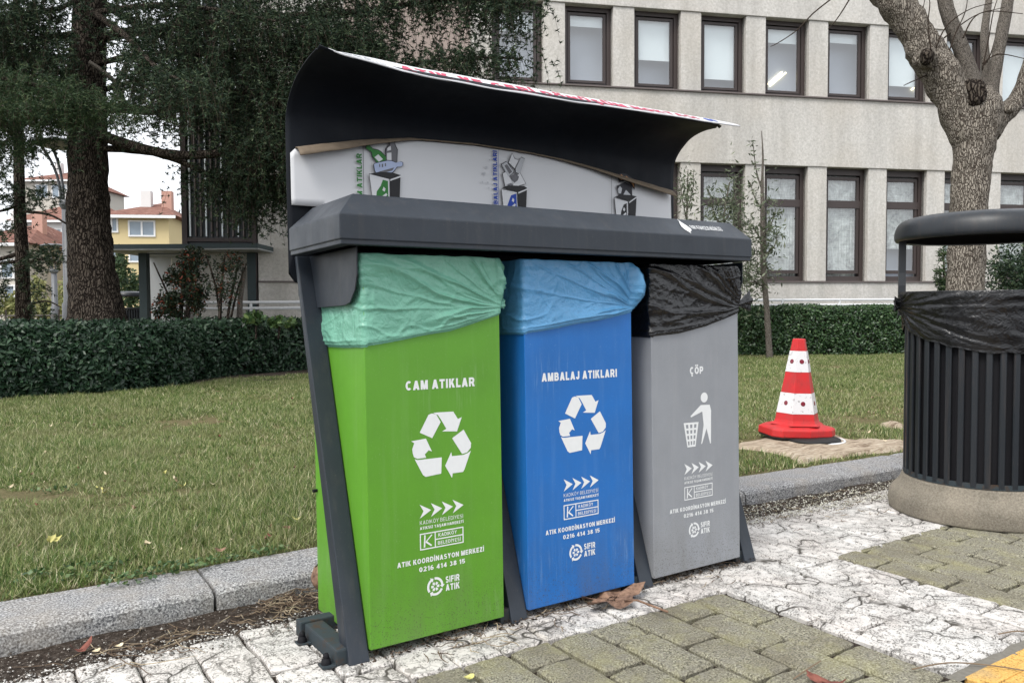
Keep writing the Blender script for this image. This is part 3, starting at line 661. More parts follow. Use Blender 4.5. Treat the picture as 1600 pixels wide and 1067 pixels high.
for row, (z0, z1) in enumerate(((ZA, ZB), (ZC, ZD))):
    for k in range(16):
        s0 = -.49 + 1.4755 * k; s1 = s0 + 1.02
        g = G(); fbox(g, s1, s0 + 1.4755, 0 if row else -.0, .42, z0 + .001, z1 - .001); g.put('pillar', m_wall, bld, bevel=.01)
        fr = G(); d0 = .17
        for (a_, b_, c_, d_) in ((0, .085, 0, 1), (.915, 1, 0, 1), (.085, .915, 0, .055 if row else .045), (.085, .915, .945, 1)):
            fbox(fr, s0 + 1.02 * a_, s0 + 1.02 * b_, d0, d0 + .1, z0 + (z1 - z0) * c_, z0 + (z1 - z0) * d_)
        # inner casement, set a little back from the outer frame
        for (a_, b_, c_, d_) in ((.10, .155, .07, .93), (.845, .90, .07, .93), (.155, .845, .07, .10), (.155, .845, .90, .93)):
            fbox(fr, s0 + 1.02 * a_, s0 + 1.02 * b_, d0 + .02, d0 + .09, z0 + (z1 - z0) * c_, z0 + (z1 - z0) * d_)
        if not row:
            fbox(fr, s0 + .0868, s1 - .0868, d0 + .005, d0 + .1, z0 + (z1 - z0) * .655, z0 + (z1 - z0) * .72)
        win = fr.put('window', m_frame, bld)
        e_ = G(); fbox(e_, s0 - .012, s0 + .0, .10, .30, z0, z1); fbox(e_, s1, s1 + .012, .10, .30, z0, z1); e_.put('outer_frame', m_frame, win)
        
        for (c_, d_) in (((.09, .91),) if row else ((.09, .655), (.72, .92))):
            pg = G(); pg.add([fp(s0 + .12, d0 + .045, z0 + (z1 - z0) * c_), fp(s1 - .12, d0 + .045, z0 + (z1 - z0) * c_), fp(s1 - .12, d0 + .045, z0 + (z1 - z0) * d_), fp(s0 + .12, d0 + .045, z0 + (z1 - z0) * d_)], [(0, 1, 2, 3)]); pg.put('pane', m_glass, win)
        if row:
            bl = [.30, .17, .60, .83, .22, .16, .78, .55, .93, .35, .2, .7, .5, .3, .2, .6][k]
            b = G(); zt = z1 - .12; zb = zt - (z1 - z0 - .24) * bl
            fbox(b, s0 + .10, s1 - .10, d0 + .13, d0 + .14, zb, zt); b.put('blind', m_blind, win)
            if k in tubes:
                for q in range(2):
                    ends = []
                    for (tx, ty) in tubes[k]:
                        r_ = ray(tx + 6 * q, ty + 1 * q); dd = (F0 + NOR * .585 - CAM).dot(NOR) / r_.dot(NOR); ends.append(CAM + r_ * dd)
                    t = G(); t.tube(ends, .018, 6); t.put('tube_light', m_tube, win)
        else:
            b = G(); V = []; F = []
            zlow = z0 + .12 + (.62 if k == 6 else 0)
            nn = 40
            for i in range(nn + 1):
                sx = s0 + .1 + .82 * i / nn; dd = d0 + .14 + .012 * math.sin(i * 1.9) + .006 * mn.noise(Vector((i, k, 0)))
                V += [fp(sx, dd, zlow), fp(sx, dd, z1 - .1)]
            for i in range(nn): F.append((2 * i, 2 * i + 2, 2 * i + 3, 2 * i + 1))
            put('curtain', V, F, m_lace, win)
# louvred stair tower at the left end
g = G(); fbox(g, -6.35, -5.06, .12, 3.0, 2.3, 9.2); lv = root('louvred_tower', 'tall glazed stair tower with thin pale vertical louvres behind the cedar', 'tower', Matrix.Translation(fp(-6.5, 0, 0)))
m_dkglass = plain('dark_glazing', (.05, .06, .07, 1), .25, .5, .3, 2)
g.put('glazing', m_dkglass, lv)
g = G(); fbox(g, -6.35, -5.06, .13, 3.0, -.1, 2.295); g.put('wall', m_wall, lv)
for k in range(13):
    g = G(); s_ = -6.27 + k * .095; fbox(g, s_, s_ + .022, 0, .11, 2.45, 9.2); g.put('louvre', m_blind if k % 3 == 0 else m_sill, lv)
for z in (2.35, 4.6, 6.9): g = G(); fbox(g, -6.37, -5.07, -.02, .115, z, z + .07); g.put('rail', m_frame, lv)
g = G(); fbox(g, -6.40, -6.31, -.025, .118, .0, 9.2); g.put('mullion', m_frame, lv); g = G(); fbox(g, -5.15, -5.075, -.025, .118, 0, 9.2); g.put('mullion', m_frame, lv)
# handrail in front of the plinth
hr = root('handrail', 'white two-bar metal handrail along the foot of the office building', 'handrail', Matrix.Translation(fp(6, -1.0, 0)))
m_white_metal = plain('white_metal', (.62, .63, .64, 1), .4, .4)
for z in (1.10, 1.205):
    g = G(); g.tube([fp(-6.5, -.95, z), fp(16, -.95, z)], .026, 6); g.put('bar', m_white_metal, hr)
for k in range(18):
    g = G(); g.tube([fp(-6.4 + 1.3 * k, -.95, 0), fp(-6.4 + 1.3 * k, -.95, 1.23)], .024, 6); g.put('post', m_white_metal, hr)

# ---- far houses
m_yhouse = plain('yellow_render', (.56, .46, .26, 1), .9, .1, .08, .6); m_bhouse = plain('beige_render', (.46, .43, .38, 1), .9, .1, .08, .6)
m_whouse = plain('white_render', (.62, .61, .60, 1), .9, .1, .08, .6); m_obr = plain('pink_render', (.45, .27, .22, 1), .9, .1, .1, .6)
def tilem():
    x = M_('roof_tiles'); p = x.pos(); n_ = x.noise(p, 3, 5, .7); x.col(x.ramp(n_, [(.35, (.12, .06, .048, 1)), (.55, (.20, .10, .078, 1)), (.7, (.29, .19, .15, 1))])).rough(.9, .1); return x.m
m_tile = tilem(); m_hglass = plain('house_window_glass', (.20, .25, .30, 1), .15, .6, .3, 2); m_wfr = plain('white_window_frame', (.70, .70, .70, 1), .6)
def house(x0, x1, ybase, ytop, yroof, D, dep, m, label, wins, twist=.15, name='house', hip=True):
    """front spans photo columns x0..x1 at distance D; wins = list of (px, py, w_m, h_m)"""
    A = at(x0, 480, D); B = at(x1, 480, D); zt = at((x0 + x1) / 2, ytop, D).z; zr = at((x0 + x1) / 2, yroof, D + dep / 2).z
    d = (B - A); d.z = 0; L = d.length; d.normalize(); d = (Matrix.Rotation(twist, 3, 'Z') @ d); nr = Vector((-d.y, d.x, 0))
    A = Vector((A.x, A.y, 0))
    r = root(name, label, 'house', Matrix.Translation(A + d * L / 2))
    P = lambda s, t, z: A + d * s + nr * t + Vector((0, 0, z))
    g = G(); g.hexa([P(0, 0, -.1), P(L, 0, -.1), P(L, dep, -.1), P(0, dep, -.1), P(0, 0, zt), P(L, 0, zt), P(L, dep, zt), P(0, dep, zt)]); g.put('wall', m, r)
    o_ = .5; g = G(); zt2 = zt + .002; k = min(L, dep) * (.5 if hip else .0)
    V = [P(-o_, -o_, zt2), P(L + o_, -o_, zt2), P(L + o_, dep + o_, zt2), P(-o_, dep + o_, zt2), P(k, dep / 2, zr), P(L - k, dep / 2, zr)]
    g.add(V, [(0, 1, 5, 4), (1, 2, 5), (2, 3, 4, 5), (3, 0, 4), (3, 2, 1, 0)]); rf = g.put('roof', m_tile, r)
    g = G(); fc = P(0, -.6, 0)
    for t0, t1, n_ in ((P(-o_, -o_ - .01, zt - .18), P(L + o_, -o_ - .01, zt - .18), 0),):
        g.prism([t0, t1, t1 + Vector((0, 0, .17)), t0 + Vector((0, 0, .17))], nr * .05); g.put('eave_board', m_wfr, r)
    for i in range(2):
        s_ = L * (.3 + .35 * i); g = G(); g.hexa([P(s_ + a_, dep * .3 + b_, c_) for c_ in (zt + .2, zr + .5) for a_, b_ in ((0, 0), (.6, 0), (.6, .6), (0, .6))]); g.put('chimney', m_obr if i else m_whouse, rf)
    for (px, py, ww, hh) in wins:
        ww *= .56; hh *= .6
        q = at(px, py, D * 1.0); s_ = (q - A).dot(d); z = q.z
        g = G()
        for (a0, a1, b0, b1) in ((-ww / 2, -ww / 2 + .09, 0, hh), (ww / 2 - .09, ww / 2, 0, hh), (-ww / 2 + .09, ww / 2 - .09, 0, .09), (-ww / 2 + .09, ww / 2 - .09, hh - .09, hh), (-.05, .05, .09, hh - .09)):
            g.hexa([P(s_ + a_, t, z - hh / 2 + c_) for c_ in (b0, b1) for a_, t in ((a0, -.07), (a1, -.07), (a1, .02), (a0, .02))])
        wn = g.put('window', m_wfr, r); g = G()
        for a0, a1 in ((-ww / 2 + .09, -.05), (.05, ww / 2 - .09)):
            g.hexa([P(s_ + a_, t, z - hh / 2 + c_) for c_ in (.09, hh - .09) for a_, t in ((a0, -.03), (a1, -.03), (a1, .01), (a0, .01))])
        g.put('pane', m_hglass, wn)
    return r
house(168, 262, 500, 337, 318, 48, 11, m_yhouse, 'yellow house with red tiled roof seen between the cedar trunk and the shelter', [(176, 352, 1.3, 1.5), (221, 357, 2.7, 1.6), (221, 398, 2.7, 1.5), (183, 398, 1.3, 1.5), (250, 435, 2, 1.5)])
house(38, 168, 500, 392, 372, 52, 10, m_yhouse, 'yellow house with red roof half hidden by the two left tree trunks', [(64, 420, 2.0, 1.8), (97, 422, 2.2, 1.8), (130, 420, 2, 1.8), (64, 460, 2.0, 1.8), (97, 460, 2.2, 1.8)], -.1)
house(40, 108, 500, 283, 270, 80, 12, m_bhouse, 'tall beige apartment house with flat red roof rising behind the yellow ones', [(97, 300, 2.6, 2.2), (70, 300, 2.2, 2.2)], .0, 'apartment_house')
house(28, 150, 500, 345, 312, 66, 13, m_whouse, 'white house with broad orange tiled roof left of the cedar trunk', [(50, 365, 2.4, 1.8), (85, 368, 2.4, 1.8)], .05)
house(-60, 34, 500, 380, 350, 45, 12, m_bhouse, 'beige house at the far left edge behind the thin conifer trunk', [(0, 420, 2.5, 1.8), (20, 460, 2, 1.8), (-20, 440, 2, 1.8)], .1)
house(262, 330, 500, 352, 335, 58, 12, m_obr, 'pinkish brick house right of the large yellow house', [(275, 372, 2.4, 1.8), (300, 370, 2.2, 1.8), (318, 372, 1.6, 1.8)], -.05)
# street behind: low wall
g = G(); a_, b_ = at(-300, 480, 42), at(420, 480, 42)
g.prism([Vector((a_.x, a_.y, -.1)), Vector((b_.x, b_.y, -.1)), Vector((b_.x, b_.y, .9)), Vector((a_.x, a_.y, .9))], FWD * .3)
o = g.put('boundary_wall', m_bhouse); tag(o, 'low beige boundary wall in front of the distant houses', 'wall')
# railing far left
rl = root('metal_fence', 'thin dark metal fence at far left beyond the hedge', 'fence', Matrix.Translation(at(30, 480, 24) * 1))
fa, fb = at(-120, 480, 24), at(112, 480, 25)
for z in (.35, .92):
    g = G(); g.tube([Vector((fa.x, fa.y, z)), Vector((fb.x, fb.y, z))], .02, 5); g.put('rail', m_frame, rl)
for k in range(34):
    p = fa.lerp(fb, k / 33); g = G(); g.tube([Vector((p.x, p.y, .1)), Vector((p.x, p.y, .98 if k % 6 else 1.1))], .010 if k % 6 else .03, 4); g.put('baluster' if k % 6 else 'post', m_frame, rl)

# ---- bus-stop like shelter
m_shelter = plain('shelter_green_grey', (.035, .052, .056, 1), .5, .3); m_shpanel = leafmat('shelter_panel', [(0, (.62, .63, .64, 1)), (1, (.66, .67, .68, 1))], .5, .3, .5)
D = 15.5
sh = root('shelter', 'dark framed flat-roofed shelter with white back panels behind the hedge', 'shelter', Matrix.Translation(Vector((at(310, 480, D).x, at(310, 480, D).y, 0))))
def sbox(g, x0, x1, y0, y1, D0=D, dep=.16):
    a_, b_, c_, d_ = at(x0, y1, D0), at(x1, y1, D0), at(x1, y0, D0), at(x0, y0, D0); b_.x; 
    b_ = Vector((b_.x, b_.y, a_.z)); c_ = Vector((b_.x, b_.y, d_.z)); d_ = Vector((a_.x, a_.y, d_.z))
    return g.prism([a_, b_, c_, d_], FWD * dep)
sbox(G(), 150, 403, 382, 389, D - .9, 2.6).put('roof', m_shelter, sh)
sbox(G(), 150, 403, 389, 391, D - .89, 2.58).put('ceiling', m_shpanel, sh)
for (x0, x1) in ((219, 231), (388, 401)): sbox(G(), x0, x1, 391.2, 520).put('post', m_shelter, sh)
sbox(G(), 231, 388, 391.2, 397, D, .1).put('beam', m_shelter, sh)
for k in range(4): sbox(G(), 232 + 39 * k, 269.5 + 39 * k, 398, 512, D + 1.3, .04).put('panel', m_shpanel, sh)
for k in range(2): sbox(G(), 310, 388, 489 + 7 * k, 491 + 7 * k, D + .9, .05).put('seat_rail', m_frame, sh)
# ---- street lamps: a pole with curved arms carrying a disc
m_lamp = plain('lamp_grey', (.10, .105, .115, 1), .45, .4)
def lamp(px, D, zt, rp, Rd, label, n_arm=4):
    b = at(px, 480, D); b.z = 0
    r = root('street_lamp', label, 'street lamp', Matrix.Translation(b), 'street lamps with disc heads')
    zp = zt - 1.15 * (Rd / .55)
    G().tube([b, b + Vector((0, 0, 1.2)), b + Vector((0, 0, 1.25)), b + Vector((0, 0, zp))], [rp * 1.35, rp * 1.3, rp, rp * .85], 14).put('pole', m_lamp, r, True)
    G().lathe([(.001, zp + .12), (rp * 1.2, zp + .1), (rp * 1.4, zp), (rp * .9, zp - .08)], b, 14).put('collar', m_lamp, r, True)
    for k in range(n_arm):
        a_ = k * 2 * math.pi / n_arm + .35; d = Vector((math.cos(a_), math.sin(a_), 0)); pts = []
        for t in range(9):
            u = t / 8; pts.append(b + d * (rp + (Rd * .9 - rp) * u ** 1.9) + Vector((0, 0, zp + (zt - zp) * (u ** .75))))
        G().tube(pts, .026 * Rd / .55, 6).put('arm', m_lamp, r, True)
    G().lathe([(.001, zt + .10), (Rd * .6, zt + .085), (Rd, zt + .03), (Rd * 1.02, zt), (Rd * .9, zt - .02), (.001, zt - .015)], b, 28).put('disc', m_lamp, r, True)
lamp(108, 16.2, 4.32, .095, .56, 'larger grey street lamp close behind the thick cedar trunk, disc under the branches')
lamp(86, 35, 3.80, .125, .52, 'smaller grey street lamp further off between the two left trunks')
b = at(193, 480, 60); b.z = 0
r = root('lamp_post', 'thin pale lamp post in front of the yellow house right of the cedar trunk', 'lamp post', Matrix.Translation(b))
G().tube([b, b + Vector((0, 0, 4.0))], [.14, .10], 8).put('pole', m_white_metal, r); G().tube([b + Vector((0, 0, 4.0)), b + Vector((0, 0, 4.15)) - RGT * .9], [.08, .05], 6).put('arm', m_white_metal, r)
G().prism([b + Vector((0, 0, 4.1)) - RGT * .8, b + Vector((0, 0, 4.25)) - RGT * 1.5, b + Vector((0, 0, 4.35)) - RGT * 1.5, b + Vector((0, 0, 4.22)) - RGT * .8], FWD * .25).put('lamp_head', m_white_metal, r)

# ================================================================== VEGETATION
def px_pts(L, n=4):
    """[(px, py, D, width_px)] -> smooth world points + radii"""
    S = smooth_path(L, n); return [at(q[0], q[1], q[2]) for q in S], [max(.004, q[3] / 2 / FPX * q[2]) for q in S]
# --- clipped hedges: leaves over an uneven twig-brown core that paints in the inner shade
def hedge(name, front, depth, z0, z1, n_, size, mat, label, aspect=.42, rnd=.10, sc=1.3):
    """front: list of (u, v); body extends away from the camera by depth"""
    r = root(name, label, 'hedge', Matrix.Translation((front[len(front) // 2][0], front[len(front) // 2][1], z0)))
    S = smooth_path(front, 10); P = np.array(S); nv = []
    for i in range(len(P)):
        t = P[min(i + 1, len(P) - 1)] - P[max(i - 1, 0)]; t /= np.linalg.norm(t); q = np.array([-t[1], t[0]])
        nv.append(q)
    nv = np.array(nv)
    prof = [(.0, .03), (-.03, .35), (.0, .75), (.08, .95), (.3, 1.0), (.5, 1.0), (.8, 1.0), (1.0, .9), (1.0, 0)]
    def surf(i, j, off):
        f_, h = prof[j]; q = P[i] + nv[i] * (f_ * depth)
        z = z0 + (z1 - z0) * h
        k = 1 + 0 * off
        N = Vector((-nv[i][0], -nv[i][1], .2)) if j < 3 else (Vector((-nv[i][0] * .6, -nv[i][1] * .6, 1)) if j < 5 else Vector((0, 0, 1)) if j < 7 else Vector((nv[i][0], nv[i][1], .2)))
        N.normalize(); p = Vector((q[0], q[1], z)); d = rnd * (mn.noise(p * sc) + .5 * mn.noise(p * sc * 2.7)) + off
        return p + N * d, N
    m_ = len(prof); V = []; F = []
    for i in range(len(P)):
        for j in range(m_): V.append(surf(i, j, -.11)[0])
    for i in range(len(P) - 1):
        for j in range(m_ - 1): a_ = i * m_ + j; F.append((a_, a_ + m_, a_ + m_ + 1, a_ + 1))
    put('inner_parts', V, F, m_shadecore, r)
    C = []; Nn = []; clump = []
    w_ = np.array([.32, .40, .22, .25, .2, .3, .15, .15]); seg = RNG.choice(8, n_, p=w_ / w_.sum())
    for k in range(n_):
        fi = random.random() * (len(P) - 1.001); i = int(fi); t = fi - i; j = int(seg[k]); s_ = random.random()
        a_, N = surf(i, j, 0); b_, _ = surf(i + 1, j, 0); c_, N2 = surf(i, j + 1, 0); d_, _ = surf(i + 1, j + 1, 0)
        p = a_.lerp(b_, t).lerp(c_.lerp(d_, t), s_); N = N.lerp(N2, s_)
        g_ = mn.noise(p * 6); p = p + N * (random.uniform(-.11, .035) + .035 * g_)
        if g_ < -.42 and random.random() < .75: p = p - N * .07
        C.append(p); Nn.append(N * .9 + Vector((0, 0, .5)))
    lf = leaves_at('leaves', C, size, mat, r, aspect, np.array(Nn), .75); lf['kind'] = 'stuff'
    return r
m_shadecore = plain('twig_shade_core', (.035, .028, .020, 1), 1, .05, .5, 14)  # dark twig brown, fills the gaps between leaves with painted shade
hedge('hedge', HED, 1.7, .08, .89, 62000, .082, m_hedge, 'dark dense hedge crossing the lawn at left, under the cedar', .40, .10, 1.5)
ph = [gr(1100, 556, .1), gr(1290, 555, .1), gr(1480, 553, .1), gr(1680, 552, .1)]
hedge('hedge', [(p.x, p.y) for p in ph], 1.0, .09, 1.07, 60000, .060, m_hedge2, 'clipped glossy green hedge in front of the office building handrail', .5, .05, 1.6)
# brown leaf litter under the left hedge
sp = [gr(262, 606, .1), gr(330, 600, .1), gr(480, 592, .1), gr(600, 585, .1), gr(600, 570, .1), gr(480, 574, .1), gr(330, 588, .1)]
o = put('soil_bed', [Vector((p.x, p.y, .112)) for p in sp], [tuple(range(len(sp)))], m_soil); tag(o, kind='structure')

# --- the big cedar
CB = at(150, 502, 12.5); CB.z = .05
ced = root('cedar_tree', 'huge dark drooping cedar with thick furrowed trunk behind the left hedge', 'tree', Matrix.Translation(CB))
tp = [(153, 530, 12.5, 104), (152, 505, 12.5, 88), (150, 480, 12.5, 78), (145, 430, 12.5, 70), (141, 380, 12.5, 64), (138, 340, 12.5, 62), (138, 310, 12.5, 60), (138, 290, 12.5, 57), (137, 220, 12.5, 56), (137, 120, 12.5, 53), (139, 40, 12.5, 48), (141, -40, 12.5, 44), (143, -160, 12.5, 36), (146, -420, 12.5, 16)]
P, Rr = px_pts(tp, 7)
G().tube(P, [r_ * 1.0 for r_ in Rr], 48, True, .09, 7).put('trunk', m_bark, ced, True)
LIMBS = [
    [(160, 212, 12.4, 18), (200, 226, 12.1, 16), (260, 240, 11.8, 14), (320, 242, 11.5, 13), (390, 232, 11.3, 11), (470, 226, 11.2, 9), (560, 220, 11, 5)],
    [(160, 232, 12.4, 12), (230, 238, 12.2, 10), (280, 252, 12.0, 9), (330, 274, 11.9, 8), (380, 290, 11.8, 6), (450, 300, 11.8, 4)],
    [(160, 168, 12.5, 17), (260, 172, 12.2, 14), (340, 150, 11.9, 12), (430, 140, 11.6, 10), (560, 118, 11.4, 8), (700, 92, 11.2, 5), (815, 92, 11.0, 3)],
    [(150, 60, 12.5, 17), (250, 45, 12.2, 14), (400, 30, 11.9, 11), (560, 18, 11.6, 9), (700, 0, 11.3, 6), (830, 8, 11.2, 3)],
    [(150, -40, 12.5, 17), (300, -60, 12.0, 13), (500, -50, 11.6, 9), (680, -25, 11.3, 6), (800, -5, 11, 3)],
    [(130, 52, 12.5, 14), (60, 62, 12.2, 11), (-40, 60, 12, 9)], [(125, 105, 12.5, 9), (70, 118, 12.2, 7), (0, 135, 12, 5)],
    [(120, 166, 12.5, 13), (88, 168, 12.2, 10), (20, 190, 11.8, 7), (-60, 200, 11.5, 5)],
    [(145, 20, 12.4, 12), (200, 60, 11.2, 9), (250, 110, 10.2, 6), (300, 130, 9.6, 3)],
    [(130, 0, 12.6, 12), (70, -40, 13, 9), (-40, -60, 13.5, 6)], [(150, 0, 12.9, 12), (260, 60, 14, 9), (420, 100, 15, 5)],
    [(150, -120, 12.5, 14), (330, -170, 11.8, 10), (560, -150, 11.2, 6)], [(130, -120, 12.5, 12), (0, -160, 12, 8), (-140, -150, 11.5, 5)],
    [(150, 100, 12.4, 10), (230, 84, 12.0, 8), (330, 86, 11.6, 6), (430, 74, 11.4, 4), (520, 84, 11.3, 3)],
    [(150, 20, 12.3, 10), (260, 8, 11.5, 8), (360, 20, 11, 6), (460, 40, 10.8, 4), (560, 60, 10.7, 3)], [(145, 80, 12.7, 9), (90, 90, 13.2, 7), (30, 84, 13.6, 5), (-40, 92, 13.8, 3)], [(140, -10, 12.4, 9), (90, 14, 11.8, 7), (30, 22, 11.4, 5), (-30, 34, 11, 3)],
    [(165, 140, 12.6, 9), (240, 120, 13.2, 7), (330, 108, 13.8, 5), (420, 112, 14.3, 3)],
]
tips = []
for L in LIMBS:
    P, Rr = px_pts(L, 6); G().tube(P, Rr, 9, True, .22, 5).put('limb', m_bark, ced, True); tips.append(P)
for L in ([(197, 172, 12.0, 8), (190, 150, 11.8, 8), (182, 132, 11.7, 8), (165, 115, 11.6, 7), (139, 97, 11.5, 6)], [(181, 131, 11.7, 8), (192, 112, 11.7, 7), (200, 95, 11.6, 7)]):
    P, Rr = px_pts(L, 4); G().tube(P, Rr, 8, True, .12, 8).put('limb', m_limb, ced, True, label='pale sawn-off branch stub')
def sprays(name, anchors, n_tuft, nl, mat, parent, L=(.35, 1.0), droop=.9, nsz=.055, nw=.010, twigs=True, out=None, tuft_r=.05):
    """drooping twigs set with needle tufts; anchors (N,3)"""
    A = np.asarray(anchors, float); N = len(A)
    az = RNG.uniform(0, 2 * np.pi, N); ln = RNG.uniform(*L, N)
    hd = np.stack([np.cos(az) * .6, np.sin(az) * .6, np.full(N, .12)], 1)
    t = np.linspace(.05, 1, n_tuft)[None, :, None]
    path = A[:, None, :] + hd[:, None, :] * (ln[:, None, None] * t * .62) + np.array([0, 0, -1.])[None, None, :] * (ln[:, None, None] * droop * t ** 1.7)
    if twigs:
        a_ = path[:, :-1].reshape(-1, 3); b_ = path[:, 1:].reshape(-1, 3); sd = np.cross(b_ - a_, np.array([[FWD.x, FWD.y, 0.]])); sd /= np.linalg.norm(sd, axis=1, keepdims=True) + 1e-9
        sd *= .0022; o_ = fast('twigs', np.stack([a_ - sd, a_ + sd, b_ + sd * .6, b_ - sd * .6], 1).reshape(-1, 3), 4, m_twig, parent); o_['kind'] = 'stuff'
    C = path.reshape(-1, 3) + RNG.normal(0, tuft_r * .35, (N * n_tuft, 3))
    C = np.repeat(C, nl, 0); d = RNG.normal(size=C.shape); d[:, 2] *= .7; d /= np.linalg.norm(d, axis=1, keepdims=True)
    s = nsz * RNG.uniform(.6, 1.3, (len(C), 1)); b = np.cross(d, RNG.normal(size=C.shape)); b /= np.linalg.norm(b, axis=1, keepdims=True) + 1e-9
    o_ = fast(name, np.stack([C - b * nw, C + b * nw, C + d * s], 1).reshape(-1, 3), 3, mat, parent); o_['kind'] = 'stuff'; return o_
def region_anchors(polys):
    """(x0, x1, y0, y1, D0, D1, n) boxes of the crown in which twigs start"""
    out = []
    for x0, x1, y0, y1, D0, D1, n_ in polys:
        k = 0
        while k < n_:
            x, y = random.uniform(x0, x1), random.uniform(y0, y1); D = random.uniform(D0, D1); p = at(x, y, D)
            if mn.noise(Vector((p.x * 1.0, p.y * 1.0, p.z * 2.8))) + .5 * mn.noise(Vector((p.x * 3, p.y * 3, p.z * 6))) + random.uniform(-.12, .12) > -.02:
                for _ in range(2): out.append(p + Vector((random.gauss(0, .10), random.gauss(0, .10), random.gauss(0, .04))))
                k += 1.5
            elif random.random() < .05: k += 1
    return out
anc = region_anchors([
    (170, 480, -140, 20, 10.3, 14, 430), (200, 500, 20, 150, 10.5, 14, 470), (480, 620, -120, 50, 10.5, 13.5, 280), (620, 780, -90, 0, 10.6, 13.0, 120),
    (480, 600, 50, 150, 10.5, 13.5, 290), (600, 720, 60, 105, 10.6, 12.5, 60), (720, 815, 75, 92, 10.6, 11.6, 16), (740, 800, -30, 20, 10.6, 11.6, 26),
    (345, 480, 150, 235, 10.8, 13.5, 260), (345, 450, 235, 290, 11.2, 13, 80), (420, 600, 120, 215, 11, 13, 260), (350, 430, 265, 320, 11.4, 12.8, 34),
    (-80, 110, -140, 60, 10.8, 14, 360), (-60, 110, 40, 130, 11, 13.5, 230), (90, 200, -140, -10, 10.5, 14, 150), (180, 320, 120, 150, 10.6, 13, 90), (100, 160, 165, 205, 11.0, 11.9, 20)])
for li, P in enumerate(tips):     # along the limbs themselves; the two lowest are bare near the trunk
    for q in P[22 if li == 0 else 16 if li == 1 else 6:]:
        for _ in range(10): anc.append(q + Vector((random.gauss(0, .22), random.gauss(0, .22), random.gauss(.02, .05))))
sprays('needles', anc, 8, 9, m_needle, ced, (.22, .80), 1.05, .060, .0080)
# --- thin conifer at the left edge
TB = at(34, 512, 14.5); TB.z = .05
fir = root('conifer_tree', 'slimmer conifer with straight thin trunk at the far left edge', 'tree', Matrix.Translation(TB))
P, Rr = px_pts([(38, 530, 14.5, 25), (37, 505, 14.5, 23), (35, 420, 14.5, 20), (31, 330, 14.5, 17), (29, 230, 14.5, 15), (27, 120, 14.5, 13), (25, -60, 14.5, 9)], 5)
G().tube(P, Rr, 20, True, .08, 8).put('trunk', m_bark, fir, True)
for L in ([(30, 420, 14.5, 5), (60, 405, 14.1, 4), (92, 412, 13.8, 3)], [(30, 330, 14.5, 5), (75, 335, 14, 4), (104, 350, 13.8, 3)], [(32, 395, 14.5, 7), (0, 405, 14.3, 6), (-40, 410, 14, 5)], [(32, 408, 14.6, 6), (0, 412, 14.6, 5), (-40, 420, 14.5, 4)],
          [(28, 210, 14.5, 6), (-10, 230, 14, 4), (-60, 240, 13.8, 3)], [(36, 480, 14.5, 4), (70, 470, 14.2, 3), (95, 480, 14, 2)], [(30, 320, 14.5, 5), (0, 330, 14.2, 4), (-50, 330, 14, 3)]):
    P, Rr = px_pts(L, 4); G().tube(P, Rr, 6).put('limb', m_bark, fir, True)
anc = region_anchors([(-60, 100, 300, 360, 13.6, 14.8, 40), (40, 105, 385, 420, 13.6, 14.6, 34), (-60, 20, 240, 420, 13.4, 15, 90), (45, 75, 440, 490, 13.8, 14.8, 16), (-60, 30, 420, 480, 13.6, 14.8, 40), (40, 75, 270, 330, 13.8, 14.8, 26), (60, 100, 380, 400, 13.8, 14.6, 14)])
sprays('needles', anc, 7, 6, m_needle, fir, (.2, .5), .5, .065, .008)
# --- lighter branch reaching in from the left, nearer the camera
br = root('cedar_tree', 'nearer cedar bough with lighter green needles reaching in from the left edge', 'tree', Matrix.Translation(Vector((at(-330, 480, 9.5).x, at(-330, 480, 9.5).y, .05))))
P, Rr = px_pts([(-330, 520, 9.5, 40), (-330, 300, 9.5, 34), (-330, 60, 9.5, 30), (-330, -200, 9.5, 24)], 5); G().tube(P, Rr, 18, True, .08, 8).put('trunk', m_bark, br, True)
anc = []
for L in ([(-320, 110, 9.5, 18), (-150, 105, 9.4, 13), (-20, 120, 9.2, 9), (60, 135, 9.1, 6), (120, 158, 9.0, 4), (178, 178, 8.9, 2)], [(-320, 170, 9.5, 14), (-150, 150, 9.0, 10), (-40, 160, 8.6, 7), (50, 175, 8.5, 3)]):
    P, Rr = px_pts(L, 7); G().tube(P, Rr, 8, True, .2, 6).put('limb', m_bark, br, True)
    for q in P[8:]:
        for _ in range(13): anc.append(q + Vector((random.gauss(0, .22), random.gauss(0, .22), random.gauss(.02, .06))))
anc += region_anchors([(-60, 80, 118, 190, 8.6, 9.4, 230), (80, 150, 140, 180, 8.7, 9.3, 50), (-40, 60, 190, 230, 8.6, 9.2, 60)])
sprays('needles', anc, 8, 8, m_needle2, br, (.15, .42), .75, .05, .0045)

